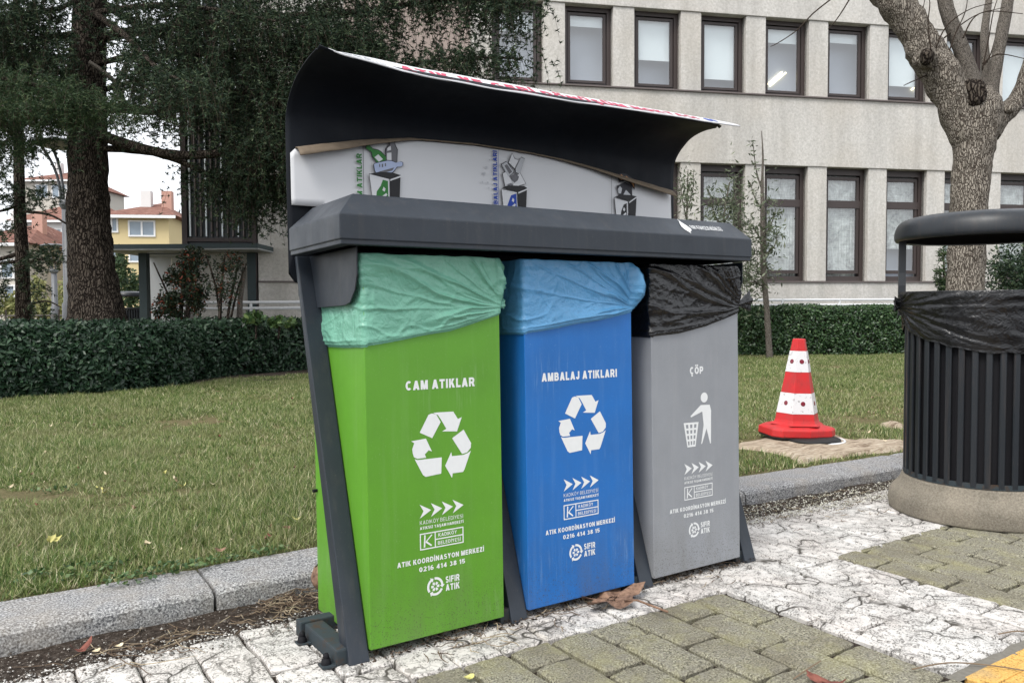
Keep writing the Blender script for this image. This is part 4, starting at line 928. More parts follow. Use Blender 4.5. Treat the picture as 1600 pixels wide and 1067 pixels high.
# --- plane tree at right
PB = at(1508, 480, 8.3); PB.z = .06
pt = root('plane_tree', 'pollarded bare plane tree with knobbly forked trunk behind the black litter bin', 'tree', Matrix.Translation(PB))
D = 8.3
P, Rr = px_pts([(1508, 560, D, 72), (1506, 500, D, 60), (1508, 450, D, 53), (1511, 380, D, 53), (1514, 320, D, 54), (1517, 280, D, 54), (1521, 240, D, 58), (1524, 205, D, 66), (1528, 180, D, 70), (1530, 160, D, 62), (1531, 138, D, 34)], 6)
G().tube(P, Rr, 44, True, .10, 6).put('trunk', m_plane, pt, True)
for nm, L, j in (
    ('bough', [(1524, 262, D + .04, 30), (1511, 222, D, 46), (1498, 178, D, 52), (1485, 142, D, 56), (1464, 108, D, 55), (1446, 80, D, 54), (1430, 50, D, 49), (1408, 20, D, 47), (1380, -15, D, 44), (1350, -60, D, 40)], .20),
    ('limb', [(1462, 100, D + .05, 30), (1440, 50, D + .1, 32), (1424, 20, D + .15, 28), (1412, -20, D + .2, 26)], .12),
    ('limb', [(1528, 165, D, 34), (1516, 120, D, 27), (1503, 80, D, 24), (1490, 45, D, 22), (1478, 10, D, 21), (1468, -40, D, 20)], .08),
    ('limb', [(1546, 165, D + .05, 30), (1551, 135, D + .05, 19), (1558, 95, D + .05, 18), (1566, 50, D + .05, 18), (1574, 5, D + .05, 17), (1580, -40, D + .05, 16)], .07),
    ('limb', [(1540, 205, D + .02, 44), (1562, 182, D + .02, 36), (1580, 168, D + .02, 28), (1592, 150, D + .02, 24), (1602, 125, D, 23), (1615, 80, D, 20)], .12),
    ('limb', [(1535, 150, D + .1, 26), (1542, 120, D + .2, 15), (1538, 60, D + .3, 12), (1545, 0, D + .4, 10)], .07)):
    P, Rr = px_pts(L, 6); G().tube(P, Rr, 26, True, j, 7).put(nm, m_limb if j < .1 else m_plane, pt, True)
for (px, py, rr, dd) in ((1446, 92, 17, -.18), (1460, 112, 11, -.05), (1519, 146, 19, -.13), (1552, 158, 10, -.08), (1576, 172, 8, -.1), (1447, 90, 12, -.26)):
    c = at(px, py, D + dd); r_ = rr / FPX * D; bm = bmesh.new(); bmesh.ops.create_icosphere(bm, subdivisions=3, radius=r_)
    for v in bm.verts: v.co *= 1 + .5 * mn.noise((v.co + c) * 9) + .16 * mn.noise((v.co + c) * 26)
    V = [v.co + c for v in bm.verts]; F = [tuple(v.index for v in f.verts) for f in bm.faces]; bm.free(); put('knob', V, F, m_plane if rr not in (12, 19) else m_bark, pt, True)  # two knobs take the darker bark to paint in shaded hollows
def twig(pts, r0, r1, parent, m=m_twig):
    P = [Vector(q) for q in smooth_path([tuple(p) for p in pts], 4)]; n_ = len(P); G().tube(P, [r0 + (r1 - r0) * i / (n_ - 1) for i in range(n_)], 5, True).put('twig', m, parent, True)
for L in ([(1300, -2), (1270, 22), (1245, 48), (1215, 68), (1204, 73)], [(1330, -5), (1316, 18), (1304, 35), (1294, 46)], [(1447, 85), (1442, 55), (1440, 30), (1446, -5)], [(1450, 85), (1446, 50), (1434, 20), (1430, -5)], [(1455, 80), (1450, 40), (1453, 5), (1448, -8)],
          [(1458, 85), (1452, 60), (1436, 30), (1425, 5)], [(1462, 75), (1480, 40), (1515, 15), (1552, 5)], [(1475, 60), (1500, 40), (1530, 22), (1570, 12)], [(1535, 105), (1548, 85), (1560, 40), (1572, -5)], [(1535, 100), (1560, 85), (1600, 92)],
          [(1448, 118), (1425, 128), (1412, 134)], [(1535, 110), (1545, 60), (1552, 20), (1560, -5)], [(1505, 60), (1520, 30), (1545, 18), (1598, 22)], [(1440, 100), (1438, 70), (1420, 40), (1425, 10)], [(1478, 100), (1490, 60), (1508, 20), (1512, -6)]):
    dd = random.uniform(-.5, .15); twig([at(x, y, D + dd) for x, y in L], .008, .0035, pt)
# --- dark yew-like shrub behind the plane tree
def bush(name, label, regs, n_, size, mat, aspect, inner_parts, cat='shrub', D0=0):
    b = at(*inner_parts[0][0][:3]); r = root(name, label, cat, Matrix.Translation(Vector((b.x, b.y, .08))))
    for L in inner_parts:
        P, Rr = px_pts(L, 4); G().tube(P, Rr, 6, True, .15, 9).put('stem', m_bark, r, True)
    C = []
    tot = sum((q[1] * q[3]) for q in regs)
    for (cx_, rx, cy_, ry, Dc, rd) in [(q[0], q[1], q[2], q[3], q[4], q[5]) for q in regs]:
        k = 0; m_ = int(n_ * rx * ry / tot)
        while k < m_:
            v = RNG.normal(size=3); v /= np.linalg.norm(v); v *= RNG.uniform(.35, 1.0)
            p = at(cx_ + rx * v[0], cy_ + ry * v[1], Dc + rd * v[2])
            if mn.noise(p * 4.5) + .5 * mn.noise(p * 11) > -.10 + .25 * (np.linalg.norm(v) - .6) or random.random() < .06:
                if p.z > .05: C.append(p)
                k += 1
    o_ = leaves_at('leaves', C, size, mat, r, aspect, np.array([0, 0, .6]), 1.0); o_['kind'] = 'stuff'; return r
bush('shrub', 'dark evergreen shrub behind the plane tree at the right edge', [(1590, 62, 430, 55, 12.5, .6), (1640, 60, 440, 70, 12.5, .6)], 9000, .07, m_needle, .35, [[(1590, 500, 12.5, 12), (1590, 440, 12.5, 8)], [(1620, 500, 12.5, 12), (1640, 440, 12.5, 8)]])
bush('shrub', 'small feathery conifer shrub just left of the plane tree trunk', [(1474, 16, 425, 42, 12.0, .2)], 650, .09, m_needle2, .18, [[(1478, 500, 12, 6), (1476, 440, 12, 4), (1474, 395, 12, 2)]])
# --- young trees and olive-like shrubs right of the bins
def sapling(label, trunk, branches, leafregs, n_, size, mat, D, name='young_tree'):
    b = at(trunk[0][0], 480, D); r = root(name, label, 'tree', Matrix.Translation(Vector((b.x, b.y, .08))))
    P, Rr = px_pts([(x, y, D, w_) for x, y, w_ in trunk], 5); G().tube(P, Rr, 10, True, .12, 9).put('trunk', m_limb, r, True)
    C = []
    for L in branches:
        P, Rr = px_pts([(x, y, D + dd, w_) for x, y, dd, w_ in L], 4); G().tube(P, Rr, 5).put('limb', m_limb, r, True)
        for q in P[2:]: C += [q + Vector((random.gauss(0, .05), random.gauss(0, .05), random.gauss(0, .05))) for _ in range(n_)]
    for (cx_, rx, cy_, ry, k) in leafregs:
        for _ in range(k): C.append(at(cx_ + random.gauss(0, rx), cy_ + random.gauss(0, ry), D + random.gauss(0, .25)))
    o_ = leaves_at('leaves', C, size, mat, r, .28, np.array([0, 0, .2]), 1.0); o_['kind'] = 'stuff'; return r
sapling('slender bare-stemmed young tree in front of the clipped hedge, right of the grey bin', [(1203, 572, 11), (1201, 530, 10), (1197, 470, 9), (1193, 420, 9), (1192, 350, 8), (1191, 290, 5), (1192, 245, 3), (1190, 205, 1)],
        [[(1196, 450, 0, 3), (1180, 440, -.1, 3), (1165, 425, -.2, 2)], [(1193, 370, 0, 3), (1205, 350, .1, 2), (1212, 330, .1, 1.5)], [(1192, 330, 0, 3), (1180, 310, 0, 2), (1172, 285, 0, 1)], [(1193, 400, 0, 3), (1210, 385, 0, 2), (1216, 360, 0, 1)], [(1192, 300, 0, 3), (1182, 268, 0, 2), (1176, 220, 0, 1)], [(1192, 380, 0, 3), (1180, 360, 0, 2), (1170, 345, 0, 1)]],
        [(1190, 16, 375, 45, 620), (1183, 12, 430, 25, 220), (1168, 9, 395, 32, 240), (1207, 9, 350, 26, 120)], 6, .105, m_olivel, 15.6)
sapling('olive-leaved shrub with several thin shoots behind the hood, right part', [(1128, 520, 5), (1128, 430, 4), (1130, 350, 3), (1140, 285, 2)], [[(1128, 360, 0, 3), (1115, 330, 0, 2), (1107, 295, 0, 1)], [(1130, 350, 0, 3), (1145, 320, 0, 2), (1150, 280, 0, 1)], [(1128, 400, 0, 3), (1150, 370, 0, 2), (1165, 350, 0, 1)], [(1128, 450, 0, 3), (1160, 440, 0, 2), (1172, 420, 0, 1)]],
        [(1122, 16, 335, 20, 460), (1146, 9, 318, 28, 420), (1160, 9, 440, 30, 260), (1140, 20, 400, 30, 300)], 8, .10, m_olivel, 15.0, 'olive_shrub')
sapling('tall upright olive-leaved shoot just right of the canopy edge', [(1071, 520, 4), (1071, 430, 4), (1073, 340, 3), (1075, 265, 1.5)], [[(1072, 340, 0, 2), (1066, 310, 0, 1.5), (1062, 280, 0, 1)], [(1073, 330, 0, 2), (1082, 300, 0, 1.5), (1084, 270, 0, 1)]], [(1073, 8, 308, 26, 330)], 7, .095, m_olivel, 15.2, 'olive_shrub')
# yellow last leaves on the young tree
C = [at(1196 + random.gauss(0, 4), 318 + random.gauss(0, 4), 15.5) for _ in range(14)] + [at(1198, 267, 15.5), at(1192, 272, 15.5), at(1166, 275, 15.5)]
# --- shrubs before the shelter
bush('shrub', 'dark bushy shrub with reddish berries in front of the shelter', [(290, 42, 455, 50, 13.2, .4), (302, 28, 405, 22, 13.2, .35), (262, 26, 480, 28, 13.2, .35)], 5200, .065, m_berry, .45,
     [[(280, 530, 13.2, 8), (284, 470, 13.2, 6), (290, 410, 13.2, 3)], [(291, 530, 13.2, 7), (296, 460, 13.2, 5), (310, 400, 13.2, 3)], [(280, 500, 13.2, 5), (258, 450, 13.1, 3), (240, 410, 13, 2)]])
bush('shrub', 'thin twiggy shrub with sparse leaves at the right end of the shelter', [(352, 30, 440, 50, 13.0, .35), (368, 22, 410, 22, 13.0, .3)], 1500, .055, m_berry, .4,
     [[(342, 530, 13, 6), (346, 450, 13, 4), (352, 395, 13, 2)], [(350, 530, 13, 5), (362, 460, 13, 4), (375, 400, 13, 2)], [(345, 500, 13, 4), (335, 440, 13, 3), (322, 400, 13, 2)], [(360, 500, 13, 4), (372, 450, 13, 3), (386, 410, 13, 1.5)]])
G_ = G().tube([at(373, 520, 13.3), at(375, 470, 13.3), at(382, 418, 13.3)], [.05, .045, .04], 7, True, .1, 5).put('stake', m_limb); tag(G_, 'slanting wooden stake beside the shelter post', 'stake')
bush('shrub', 'low broad-leaved plant with pale flower heads above the hedge', [(398, 20, 497, 11, 12.2, .3), (440, 24, 503, 9, 12.2, .3)], 380, .10, m_broad, .6, [[(400, 530, 12.2, 4), (400, 490, 12.2, 3)], [(435, 530, 12.2, 4), (438, 495, 12.2, 3)]])
bush('shrub', 'pale yellowish leafy shrub beside the small lamp in the far left gap', [(76, 36, 486, 24, 40, .8), (20, 34, 480, 26, 40, .8)], 1500, .22, m_yel, .6, [[(80, 520, 40, 4), (82, 480, 40, 3)], [(20, 520, 40, 4), (22, 480, 40, 3)]])
bush('shrub', 'greenish garden tree in front of the yellow house near the shelter', [(205, 22, 455, 36, 38, 1), (188, 14, 420, 40, 36, 1)], 1800, .22, m_needle2, .5, [[(205, 520, 38, 4), (205, 440, 38, 3)]])
bush('shrub', 'light green small tree between the lamp and thick trunk', [(98, 12, 466, 34, 42, 1), (58, 16, 452, 26, 42, 1)], 700, .24, m_yel, .5, [[(98, 520, 42, 3), (98, 440, 42, 2)]])

# ================================================================== RECYCLING STAND
TA, TB = -.0022, -.0214
TILT = Matrix.Rotation(TB, 4, 'X') @ Matrix.Rotation(-TA, 4, 'Y')
BW, BP, BD, BZ0, BZ1 = .497, .5997, .455, .034, 1.262
st = root('recycling_stand', 'charcoal metal stand with curved canopy holding the three recycling bins', 'recycling stand', TILT)
def S(g, name, m, **k): return g.put(name, m, k.pop('parent', st), local=True, **k)
# hood: hipped frame over the bin mouths (open below)
hu0, hu1, hv0, hv1 = -.104, 1.695, -.080, .375
def hring(i, z): return [(hu0 + i, hv0 + i, z), (hu1 - i, hv0 + i, z), (hu1 - i, hv1 - i * .3, z), (hu0 + i, hv1 - i * .3, z)]
def loft(g, rings):
    b = len(g.V); g.V += [Vector(p) for r_ in rings for p in r_]; n_ = len(rings[0])
    for i in range(len(rings) - 1):
        for k in range(n_): g.F.append((b + i * n_ + k, b + i * n_ + (k + 1) % n_, b + (i + 1) * n_ + (k + 1) % n_, b + (i + 1) * n_ + k))
    return g
g = loft(G(), [hring(.03, 1.300), hring(0, 1.300), hring(0, 1.3755), [(-.030, -.006, 1.448), (1.648, -.006, 1.448), (1.648, hv1 - .03, 1.448), (-.030, hv1 - .03, 1.448)]])
g.F.append(tuple(len(g.V) - 4 + k for k in range(4)))
hood = S(g, 'hood', m_metal, bevel=.004)
g = loft(G(), [[(hu0 + .05, hv0 + .05, 1.287), (hu1 - .05, hv0 + .05, 1.287), (hu1 - .05, hv1 - .03, 1.287), (hu0 + .05, hv1 - .03, 1.287)], hring(.004, 1.2857), hring(.004, 1.3085)])
S(g, 'lower_rim', m_metal, bevel=.0025)
g = G().box(hu0 + .02, hu1 - .02, hv0 + .02, hv1 - .02, 1.3115, 1.3135); S(g, 'inner_tray', m_black)
# back sheet that curls forward into the canopy
prof = smooth_path([(.428, 1.19), (.428, 1.40), (.428, 1.62), (.425, 1.745), (.408, 1.795), (.372, 1.835), (.322, 1.866), (.262, 1.886), (.190, 1.898), (.12, 1.902)], 4)
cu0, cu1 = -.090, 1.752; NU = 90
def front_z(u):     # height of the front edge, sagging between its raised corners
    xs = [-.09, -.015, .195, .53, .915, 1.361, 1.70]; zs = [1.915, 1.895, 1.874, 1.867, 1.871, 1.882, 1.884]
    return float(np.interp(u, xs, zs))
V = []; F = []; npf = len(prof) + 3
for i in range(NU + 1):
    u = cu0 + (cu1 - cu0) * i / NU; fz = front_z(u)
    # rounded lower corners
    e_ = min(u - cu0, cu1 - u); low = .0 if e_ > .05 else .05 - math.sqrt(max(0, .05 ** 2 - (.05 - e_) ** 2))
    ext = max(0, (u - cu1 + .10) / .10); e2 = .05 * (1 - math.sqrt(max(0, 1 - ext ** 2))) if ext > 0 else 0
    for j in range(npf):
        if j < len(prof): v, z = prof[j]
        else: t = (j - len(prof) + 1) / 3; v = .12 - .030 * t; z = 1.902 + (fz - 1.902) * t; v, z = v, z
        tt = max(0, (j - 22) / (npf - 23)) if j > 22 else 0
        if j < len(prof): z += (fz - 1.902) * tt ** 2
        if j == 0: z += low
        V.append((u, v + e2 * tt, z))
for i in range(NU):
    for j in range(npf - 1): a_ = i * npf + j; F.append((a_, a_ + npf, a_ + npf + 1, a_ + 1))
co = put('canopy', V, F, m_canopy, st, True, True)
sd = co.modifiers.new('thickness', 'SOLIDIFY'); sd.thickness = .003; sd.offset = 0
# red and white sign fixed on the canopy's front edge, tipped back
def sign_z(u): return float(np.interp(u, [-.07, .231, .575, .97, 1.429, 1.81], [1.928, 1.922, 1.920, 1.920, 1.922, 1.922]))
V = []; F = []; NS_ = 110; su0, su1 = -.075, 1.850
def signP(u, t):
    e_ = min(u - su0, su1 - u); c = 1 if e_ > .035 else math.sqrt(max(0, 1 - ((.035 - e_) / .035) ** 2))
    t = .5 + (t - .5) * c; z0 = front_z(u) + .004 if u < 1.66 else 1.888 + (u - 1.66) * .03; z1 = sign_z(u) + .004
    return Vector((u, .088 + .078 * t, z0 + (z1 - z0) * t + .003 * mn.noise(Vector((u * 5, 0, 0)))))
for i in range(NS_ + 1):
    for j in range(5): V.append(signP(su0 + (su1 - su0) * i / NS_, j / 4))
for i in range(NS_):
    for j in range(4): a_ = i * 5 + j; F.append((a_, a_ + 5, a_ + 6, a_ + 1))
sg = put('sign_board', V, F, m_boardw, st, True, True); sd = sg.modifiers.new('thickness', 'SOLIDIFY'); sd.thickness = .005; sd.offset = -1
g = G(); sgn = Vector((0, -.6, .8)).normalized() * .0016
text_on('ATIK VE GERİ DÖNÜŞÜM NOKTASI', .20, 1.60, .18, .56, lambda x, z: signP(x, z) + sgn, g, .115, (0, -.6, .8))
S(g, 'red_lettering', m_red, parent=sg)['kind'] = 'stuff'
g = G()
for k in range(10): g.lathe([(.0, .0), (.012 if k % 2 else .008, 0)], (0, 0, 0), 8) if False else None
for (u_, w_) in ((.02, .018), (.055, .014), (.088, .012)): g.add([signP(u_ + w_ * math.cos(a_), .62 + .22 * math.sin(a_)) + sgn for a_ in [k * math.pi / 5 for k in range(10)]], [tuple(range(10))])
text_on('BELEDİYESİ', .01, .14, .14, .2, lambda x, z: signP(x, z) + sgn, g)
S(g, 'small_emblem', m_pmid, parent=sg)
g = G()
for (u_, w_) in ((1.665, .02), (1.70, .014)): g.add([signP(u_ + w_ * math.cos(a_), .5 + .3 * math.sin(a_)) + sgn for a_ in [k * math.pi / 5 for k in range(10)]], [tuple(range(10))])
S(g, 'blue_emblem', m_pblue, parent=sg)
g = G(); text_on('KADIKÖY', 1.72, 1.79, .35, .25, lambda x, z: signP(x, z) + sgn, g); S(g, 'small_lettering', m_pmid, parent=sg)
# slanted legs, gussets and feet
def leg(u0, u1):
    g = G(); vb, vt = -.0035, .400; zt = 1.287
    g.hexa([(u0, vb, 0), (u1, vb, 0), (u1, vb + .068, 0), (u0, vb + .068, 0), (u0, vt, zt), (u1, vt, zt), (u1, vt + .022, zt), (u0, vt + .022, zt)])
    return g
for i in range(4):
    u0 = -.0713 + i * BP; lg = S(leg(u0, u0 + .068), 'leg', m_metal, bevel=.004)
    gp = [(.40, 1.286), (-.010, 1.286), (-.008, 1.20), (.010, 1.155), (.050, 1.118), (.092, 1.110), (.335, 1.108)]
    if i in (0, 3):
        uu = -.0240 if i == 0 else 1.716
        g = G().prism([(uu, v, z) for v, z in gp], (.004, 0, 0)); S(g, 'gusset', m_metal, bevel=.001)
    g = G().box(u0 - .034, u0 + .030, .018, .300, .0, .052); ft = S(g, 'foot', m_rust, bevel=.006)
    for v in (.045, .262):
        g = G().prism([(u0 - .075, v - .022, .001), (u0 - .034, v - .026, .001), (u0 - .034, v + .026, .001), (u0 - .075, v + .022, .001)], (0, 0, .007)); tb = S(g, 'anchor_tab', m_rust, bevel=.001, parent=ft)
        g = G().lathe([(.0, .042), (.006, .041), (.009, .036), (.010, .028), (.009, .026), (.013, .024), (.015, .014), (.016, .008)], (u0 - .056, v, .0), 14); S(g, 'bolt', m_black, parent=ft, smooth=True)
g = G().box(-.118, 1.80, .303, .352, 0, .056); S(g, 'rear_beam', m_rust, bevel=.005)
for i in range(4):
    u0 = -.0713 + i * BP; g = G().box(u0 + .012, u0 + .056, .402, .425, 1.15, 1.286); S(g, 'sheet_bracket', m_metal, bevel=.003)
# logo on the hood's sloping face
def hoodP(x, t):    # t 0 at the lower fold, 1 at the top fold
    return Vector((x, -.080 + .074 * t - .0012, 1.3755 + .0725 * t + .0012))
g = G(); lf = [(1.337, .98), (1.345, .80), (1.360, .60), (1.369, .42), (1.367, .30), (1.352, .22), (1.349, .10), (1.343, .20), (1.332, .32), (1.326, .50), (1.330, .68), (1.338, .84)]
clip_poly(g, lf, hoodP); text_on('PARK VE BAHÇELER MÜDÜRLÜĞÜ', 1.376, 1.555, .40, .22, hoodP, g, .075, (0, -.7, .7)); S(g, 'leaf_emblem', m_print, parent=hood)
# white printed board curling off the back sheet
bxs = [-.083, -.07, .022, .166, .37, .648, .891, 1.087, 1.224, 1.443, 1.60, 1.709]; bzs = [1.640, 1.654, 1.674, 1.703, 1.732, 1.741, 1.735, 1.722, 1.707, 1.676, 1.655, 1.640]
def bz(u): return float(np.interp(u, bxs, bzs))
VB = .400
V = []; F = []; nb = 120
for i in range(nb + 1):
    u = -.083 + 1.792 * i / nb; zt = bz(u); zb = 1.462 if u < .05 else 1.40
    for j in range(9):
        t = j / 8; V.append((u, VB + .010 * mn.noise(Vector((u * 2.5, t, 0))) * (1 - t), zb + (zt - zb) * t))
for i in range(nb):
    for j in range(8): a_ = i * 9 + j; F.append((a_, a_ + 9, a_ + 10, a_ + 1))
bd = put('printed_board', V, F, m_boardw, st, True, True); sd = bd.modifiers.new('thickness', 'SOLIDIFY'); sd.thickness = .006; sd.offset = -1
V = []; F = []      # curled brown lip
for i in range(nb + 1):
    u = -.066 + 1.768 * i / nb; zt = bz(u) + .002
    h = float(np.interp(u, [-.066, .10, .30, .42, 1.0, 1.25, 1.45, 1.70], [.045, .040, .017, .007, .008, .018, .034, .045]))
    for j in range(6):
        a_ = j / 5 * 2.6; V.append((u, VB - .002 - h * (1 - math.cos(a_)) * .55, zt + .004 - h * .62 + h * .55 * math.cos(a_ - .6) + .0015 * mn.noise(Vector((u * 20, j, 0)))))
for i in range(nb):
    for j in range(5): a_ = i * 6 + j; F.append((a_, a_ + 6, a_ + 7, a_ + 1))
lp = put('curled_edge', V, F, m_boardb, bd, True, True); sd = lp.modifiers.new('thickness', 'SOLIDIFY'); sd.thickness = .003
def BPn(layer): return lambda x, z: Vector((x, VB - .0085 - .0004 * layer, z))
def art(name, mat, polys, layer, texts=()):
    g = G()
    for p in polys: clip_poly(g, p, BPn(layer))
    for body, x, z0, z1, cap in texts:   # reads upwards
        St, wd = text2d(body, .105); k = (z1 - z0) / wd
        for i_, (Vt, Ft) in enumerate(St): g.add([BPn(layer + .1 * (i_ % 4))(x - y * cap, z0 + xx * k) for xx, y in Vt], Ft)
    return S(g, name, mat, parent=bd)
def grow(p, d):
    c = np.mean(p, 0); return [tuple(c + (np.array(q) - c) * (1 + d / (np.linalg.norm(np.array(q) - c) + 1e-6))) for q in p]
bG = [(0.19, 1.685), (0.2, 1.695), (0.205, 1.692), (0.22, 1.68), (0.236, 1.679), (0.247, 1.675), (0.269, 1.658), (0.268, 1.643), (0.235, 1.634), (0.231, 1.635), (0.215, 1.655), (0.212, 1.67), (0.192, 1.68)]
bDk = [(0.287, 1.721), (0.304, 1.723), (0.304, 1.706), (0.313, 1.69), (0.312, 1.641), (0.268, 1.639), (0.269, 1.687), (0.286, 1.704)]
bB = [(0.22, 1.626), (0.225, 1.63), (0.272, 1.644), (0.289, 1.645), (0.307, 1.64), (0.324, 1.646), (0.334, 1.644), (0.334, 1.632), (0.325, 1.628), (0.312, 1.626), (0.294, 1.605), (0.237, 1.588), (0.228, 1.594), (0.222, 1.609)]
bins_ = [([(0.201, 1.589), (0.279, 1.577), (0.278, 1.470), (0.215, 1.470)], [(0.282, 1.577), (0.324, 1.594), (0.317, 1.470), (0.281, 1.470)], [(0.201, 1.59), (0.24, 1.601), (0.29, 1.603), (0.326, 1.596), (0.280, 1.577)], m_pgreen, [(0.253, 1.573), (0.273, 1.57), (0.274, 1.48), (0.222, 1.48), (0.228, 1.529), (0.244, 1.551)]),
         ([(0.768, 1.578), (0.84, 1.571), (0.845, 1.470), (0.779, 1.470)], [(0.847, 1.572), (0.89, 1.59), (0.883, 1.470), (0.847, 1.470)], [(0.768, 1.585), (0.806, 1.597), (0.877, 1.599), (0.892, 1.593), (0.845, 1.572)], m_pblue, [(0.812, 1.557), (0.838, 1.567), (0.840, 1.48), (0.786, 1.48), (0.794, 1.516)]),
         ([(1.358, 1.585), (1.434, 1.574), (1.433, 1.470), (1.371, 1.470)], [(1.442, 1.574), (1.487, 1.601), (1.476, 1.470), (1.441, 1.470)], [(1.358, 1.589), (1.394, 1.603), (1.456, 1.605), (1.489, 1.601), (1.440, 1.577)], m_black2, [(1.41, 1.56), (1.428, 1.568), (1.428, 1.48), (1.385, 1.48), (1.395, 1.53)])]
art('bottle_drawing', m_line, [grow(bG, .0035), grow(bDk, .0035)], 1)
art('bottle_drawing', m_pgreen, [bG], 2); art('bottle_drawing', m_pgrey, [bDk], 2)
art('bottle_label', m_boardw, [[(.222, .0 + 1.652), (.238, 1.664), (.256, 1.648), (.240, 1.637)], [(.272, 1.64), (.272, 1.672), (.290, 1.676), (.290, 1.642)], [(.274, 1.68), (.274, 1.69), (.288, 1.700), (.289, 1.685)]], 3)
art('bottle_drawing', m_line, [grow(bB, .003)], 4); art('bottle_drawing', m_plb, [bB], 5)
art('bottle_label', m_pgrey, [[(.236, 1.592), (.292, 1.610), (.300, 1.622), (.240, 1.602)], [(.240, 1.618), (.244, 1.619), (.244, 1.630), (.240, 1.629)], [(.250, 1.618), (.256, 1.620), (.256, 1.632), (.250, 1.630)], [(.262, 1.622), (.267, 1.624), (.267, 1.635), (.262, 1.633)]], 6)
for (a_, b_, c_, mt, d_) in bins_:
    art('bin_drawing', m_line, [grow(a_, .003), grow(b_, .002)], 6); art('bin_drawing', m_boardw, [a_], 7); art('bin_drawing', m_black2, [b_, c_], 7); art('bin_drawing', mt, [d_], 8)
    e_ = [a_[0], a_[1], b_[1]]
    for p0, p1 in ((a_[0], a_[1]), (b_[0], b_[1])): art('bin_rim_drawing', m_boardw, [[(p0[0], p0[1]), (p1[0], p1[1]), (p1[0], p1[1] - .006), (p0[0], p0[1] - .006)]], 9)
    x_ = d_[1][0] - .006; art('arrow_drawing', m_boardw, [[(x_ - .012, 1.548), (x_ - .004, 1.541), (x_ - .008, 1.530), (x_ - .017, 1.535)], [(x_ - .002, 1.526), (x_ + .003, 1.520), (x_ - .012, 1.505), (x_ - .020, 1.512)]], 9)
art('can_drawing', m_line, [grow(p, .003) for p in ([(0.774, 1.641), (0.792, 1.651), (0.826, 1.604), (0.786, 1.592)], [(0.857, 1.652), (0.885, 1.61), (0.826, 1.591), (0.816, 1.611)], [(0.77, 1.676), (0.793, 1.69), (0.827, 1.652), (0.801, 1.631)], [(0.805, 1.687), (0.821, 1.726), (0.833, 1.705), (0.853, 1.702), (0.832, 1.667)], [(0.864, 1.714), (0.881, 1.709), (0.857, 1.648), (0.837, 1.651), (0.837, 1.667)])], 5)
art('paper_drawing', m_boardw, [[(0.774, 1.641), (0.792, 1.651), (0.826, 1.604), (0.786, 1.592)], [(0.857, 1.652), (0.885, 1.61), (0.826, 1.591), (0.816, 1.611)], [(0.805, 1.687), (0.821, 1.726), (0.833, 1.705), (0.853, 1.702), (0.832, 1.667)]], 6)
art('can_drawing', m_pmid, [[(0.77, 1.676), (0.793, 1.69), (0.827, 1.652), (0.801, 1.631)], [(0.864, 1.714), (0.881, 1.709), (0.857, 1.648), (0.837, 1.651), (0.837, 1.667)]], 7)
art('can_drawing', m_pgrey, [[(0.783, 1.673), (0.795, 1.680), (0.820, 1.652), (0.806, 1.642)], [(0.816, 1.636), (0.834, 1.648), (0.852, 1.635), (0.846, 1.62), (0.829, 1.608), (0.816, 1.62)], [(.790, 1.598), (.812, 1.606), (.825, 1.602), (.812, 1.595)]], 8)
art('waste_drawing', m_line, [[(1.376, 1.680), (1.396, 1.697), (1.426, 1.697), (1.480, 1.674), (1.476, 1.630), (1.45, 1.653), (1.42, 1.666), (1.385, 1.655)], [(1.370, 1.638), (1.42, 1.660), (1.460, 1.649), (1.462, 1.603), (1.419, 1.590), (1.386, 1.600)]], 5)
art('waste_drawing', m_porange, [[(1.382, 1.675), (1.398, 1.692), (1.416, 1.682), (1.402, 1.666)], [(1.424, 1.688), (1.470, 1.670), (1.455, 1.660), (1.430, 1.672)], [(1.458, 1.658), (1.474, 1.664), (1.473, 1.640)]], 6)
art('waste_drawing', m_pmid, [[(1.378, 1.626), (1.390, 1.640), (1.402, 1.630), (1.396, 1.608), (1.382, 1.606)], [(1.410, 1.604), (1.425, 1.626), (1.452, 1.606), (1.425, 1.594)]], 6)
art('green_lettering', m_pgreen, [], 1, [('CAM ATIKLAR', .1735, 1.466, 1.661, .0205)])
art('blue_lettering', m_pblue, [], 1, [('AMBALAJ ATIKLARI', .7500, 1.478, 1.730, .0195)])
art('rule', m_line, [[(.1775, 1.45), (.1790, 1.45), (.1805, 1.70), (.1788, 1.70)]], 1); art('rule', m_pblue, [[(.7515, 1.45), (.7533, 1.45), (.7570, 1.732), (.7553, 1.732)]], 1)
art('rule', m_line, [[(1.340, 1.45), (1.3415, 1.45), (1.3450, 1.690), (1.3435, 1.690)]], 1)
art('stain', m_pmid, [[(x + .006 * math.cos(k) * s_, z + .006 * math.sin(k) * s_) for k in range(6)] for x, z, s_ in ((.70, 1.66, .9), (.715, 1.69, .6), (.69, 1.635, 1), (.705, 1.60, .7), (.68, 1.60, .6), (.71, 1.58, .5))], 1)

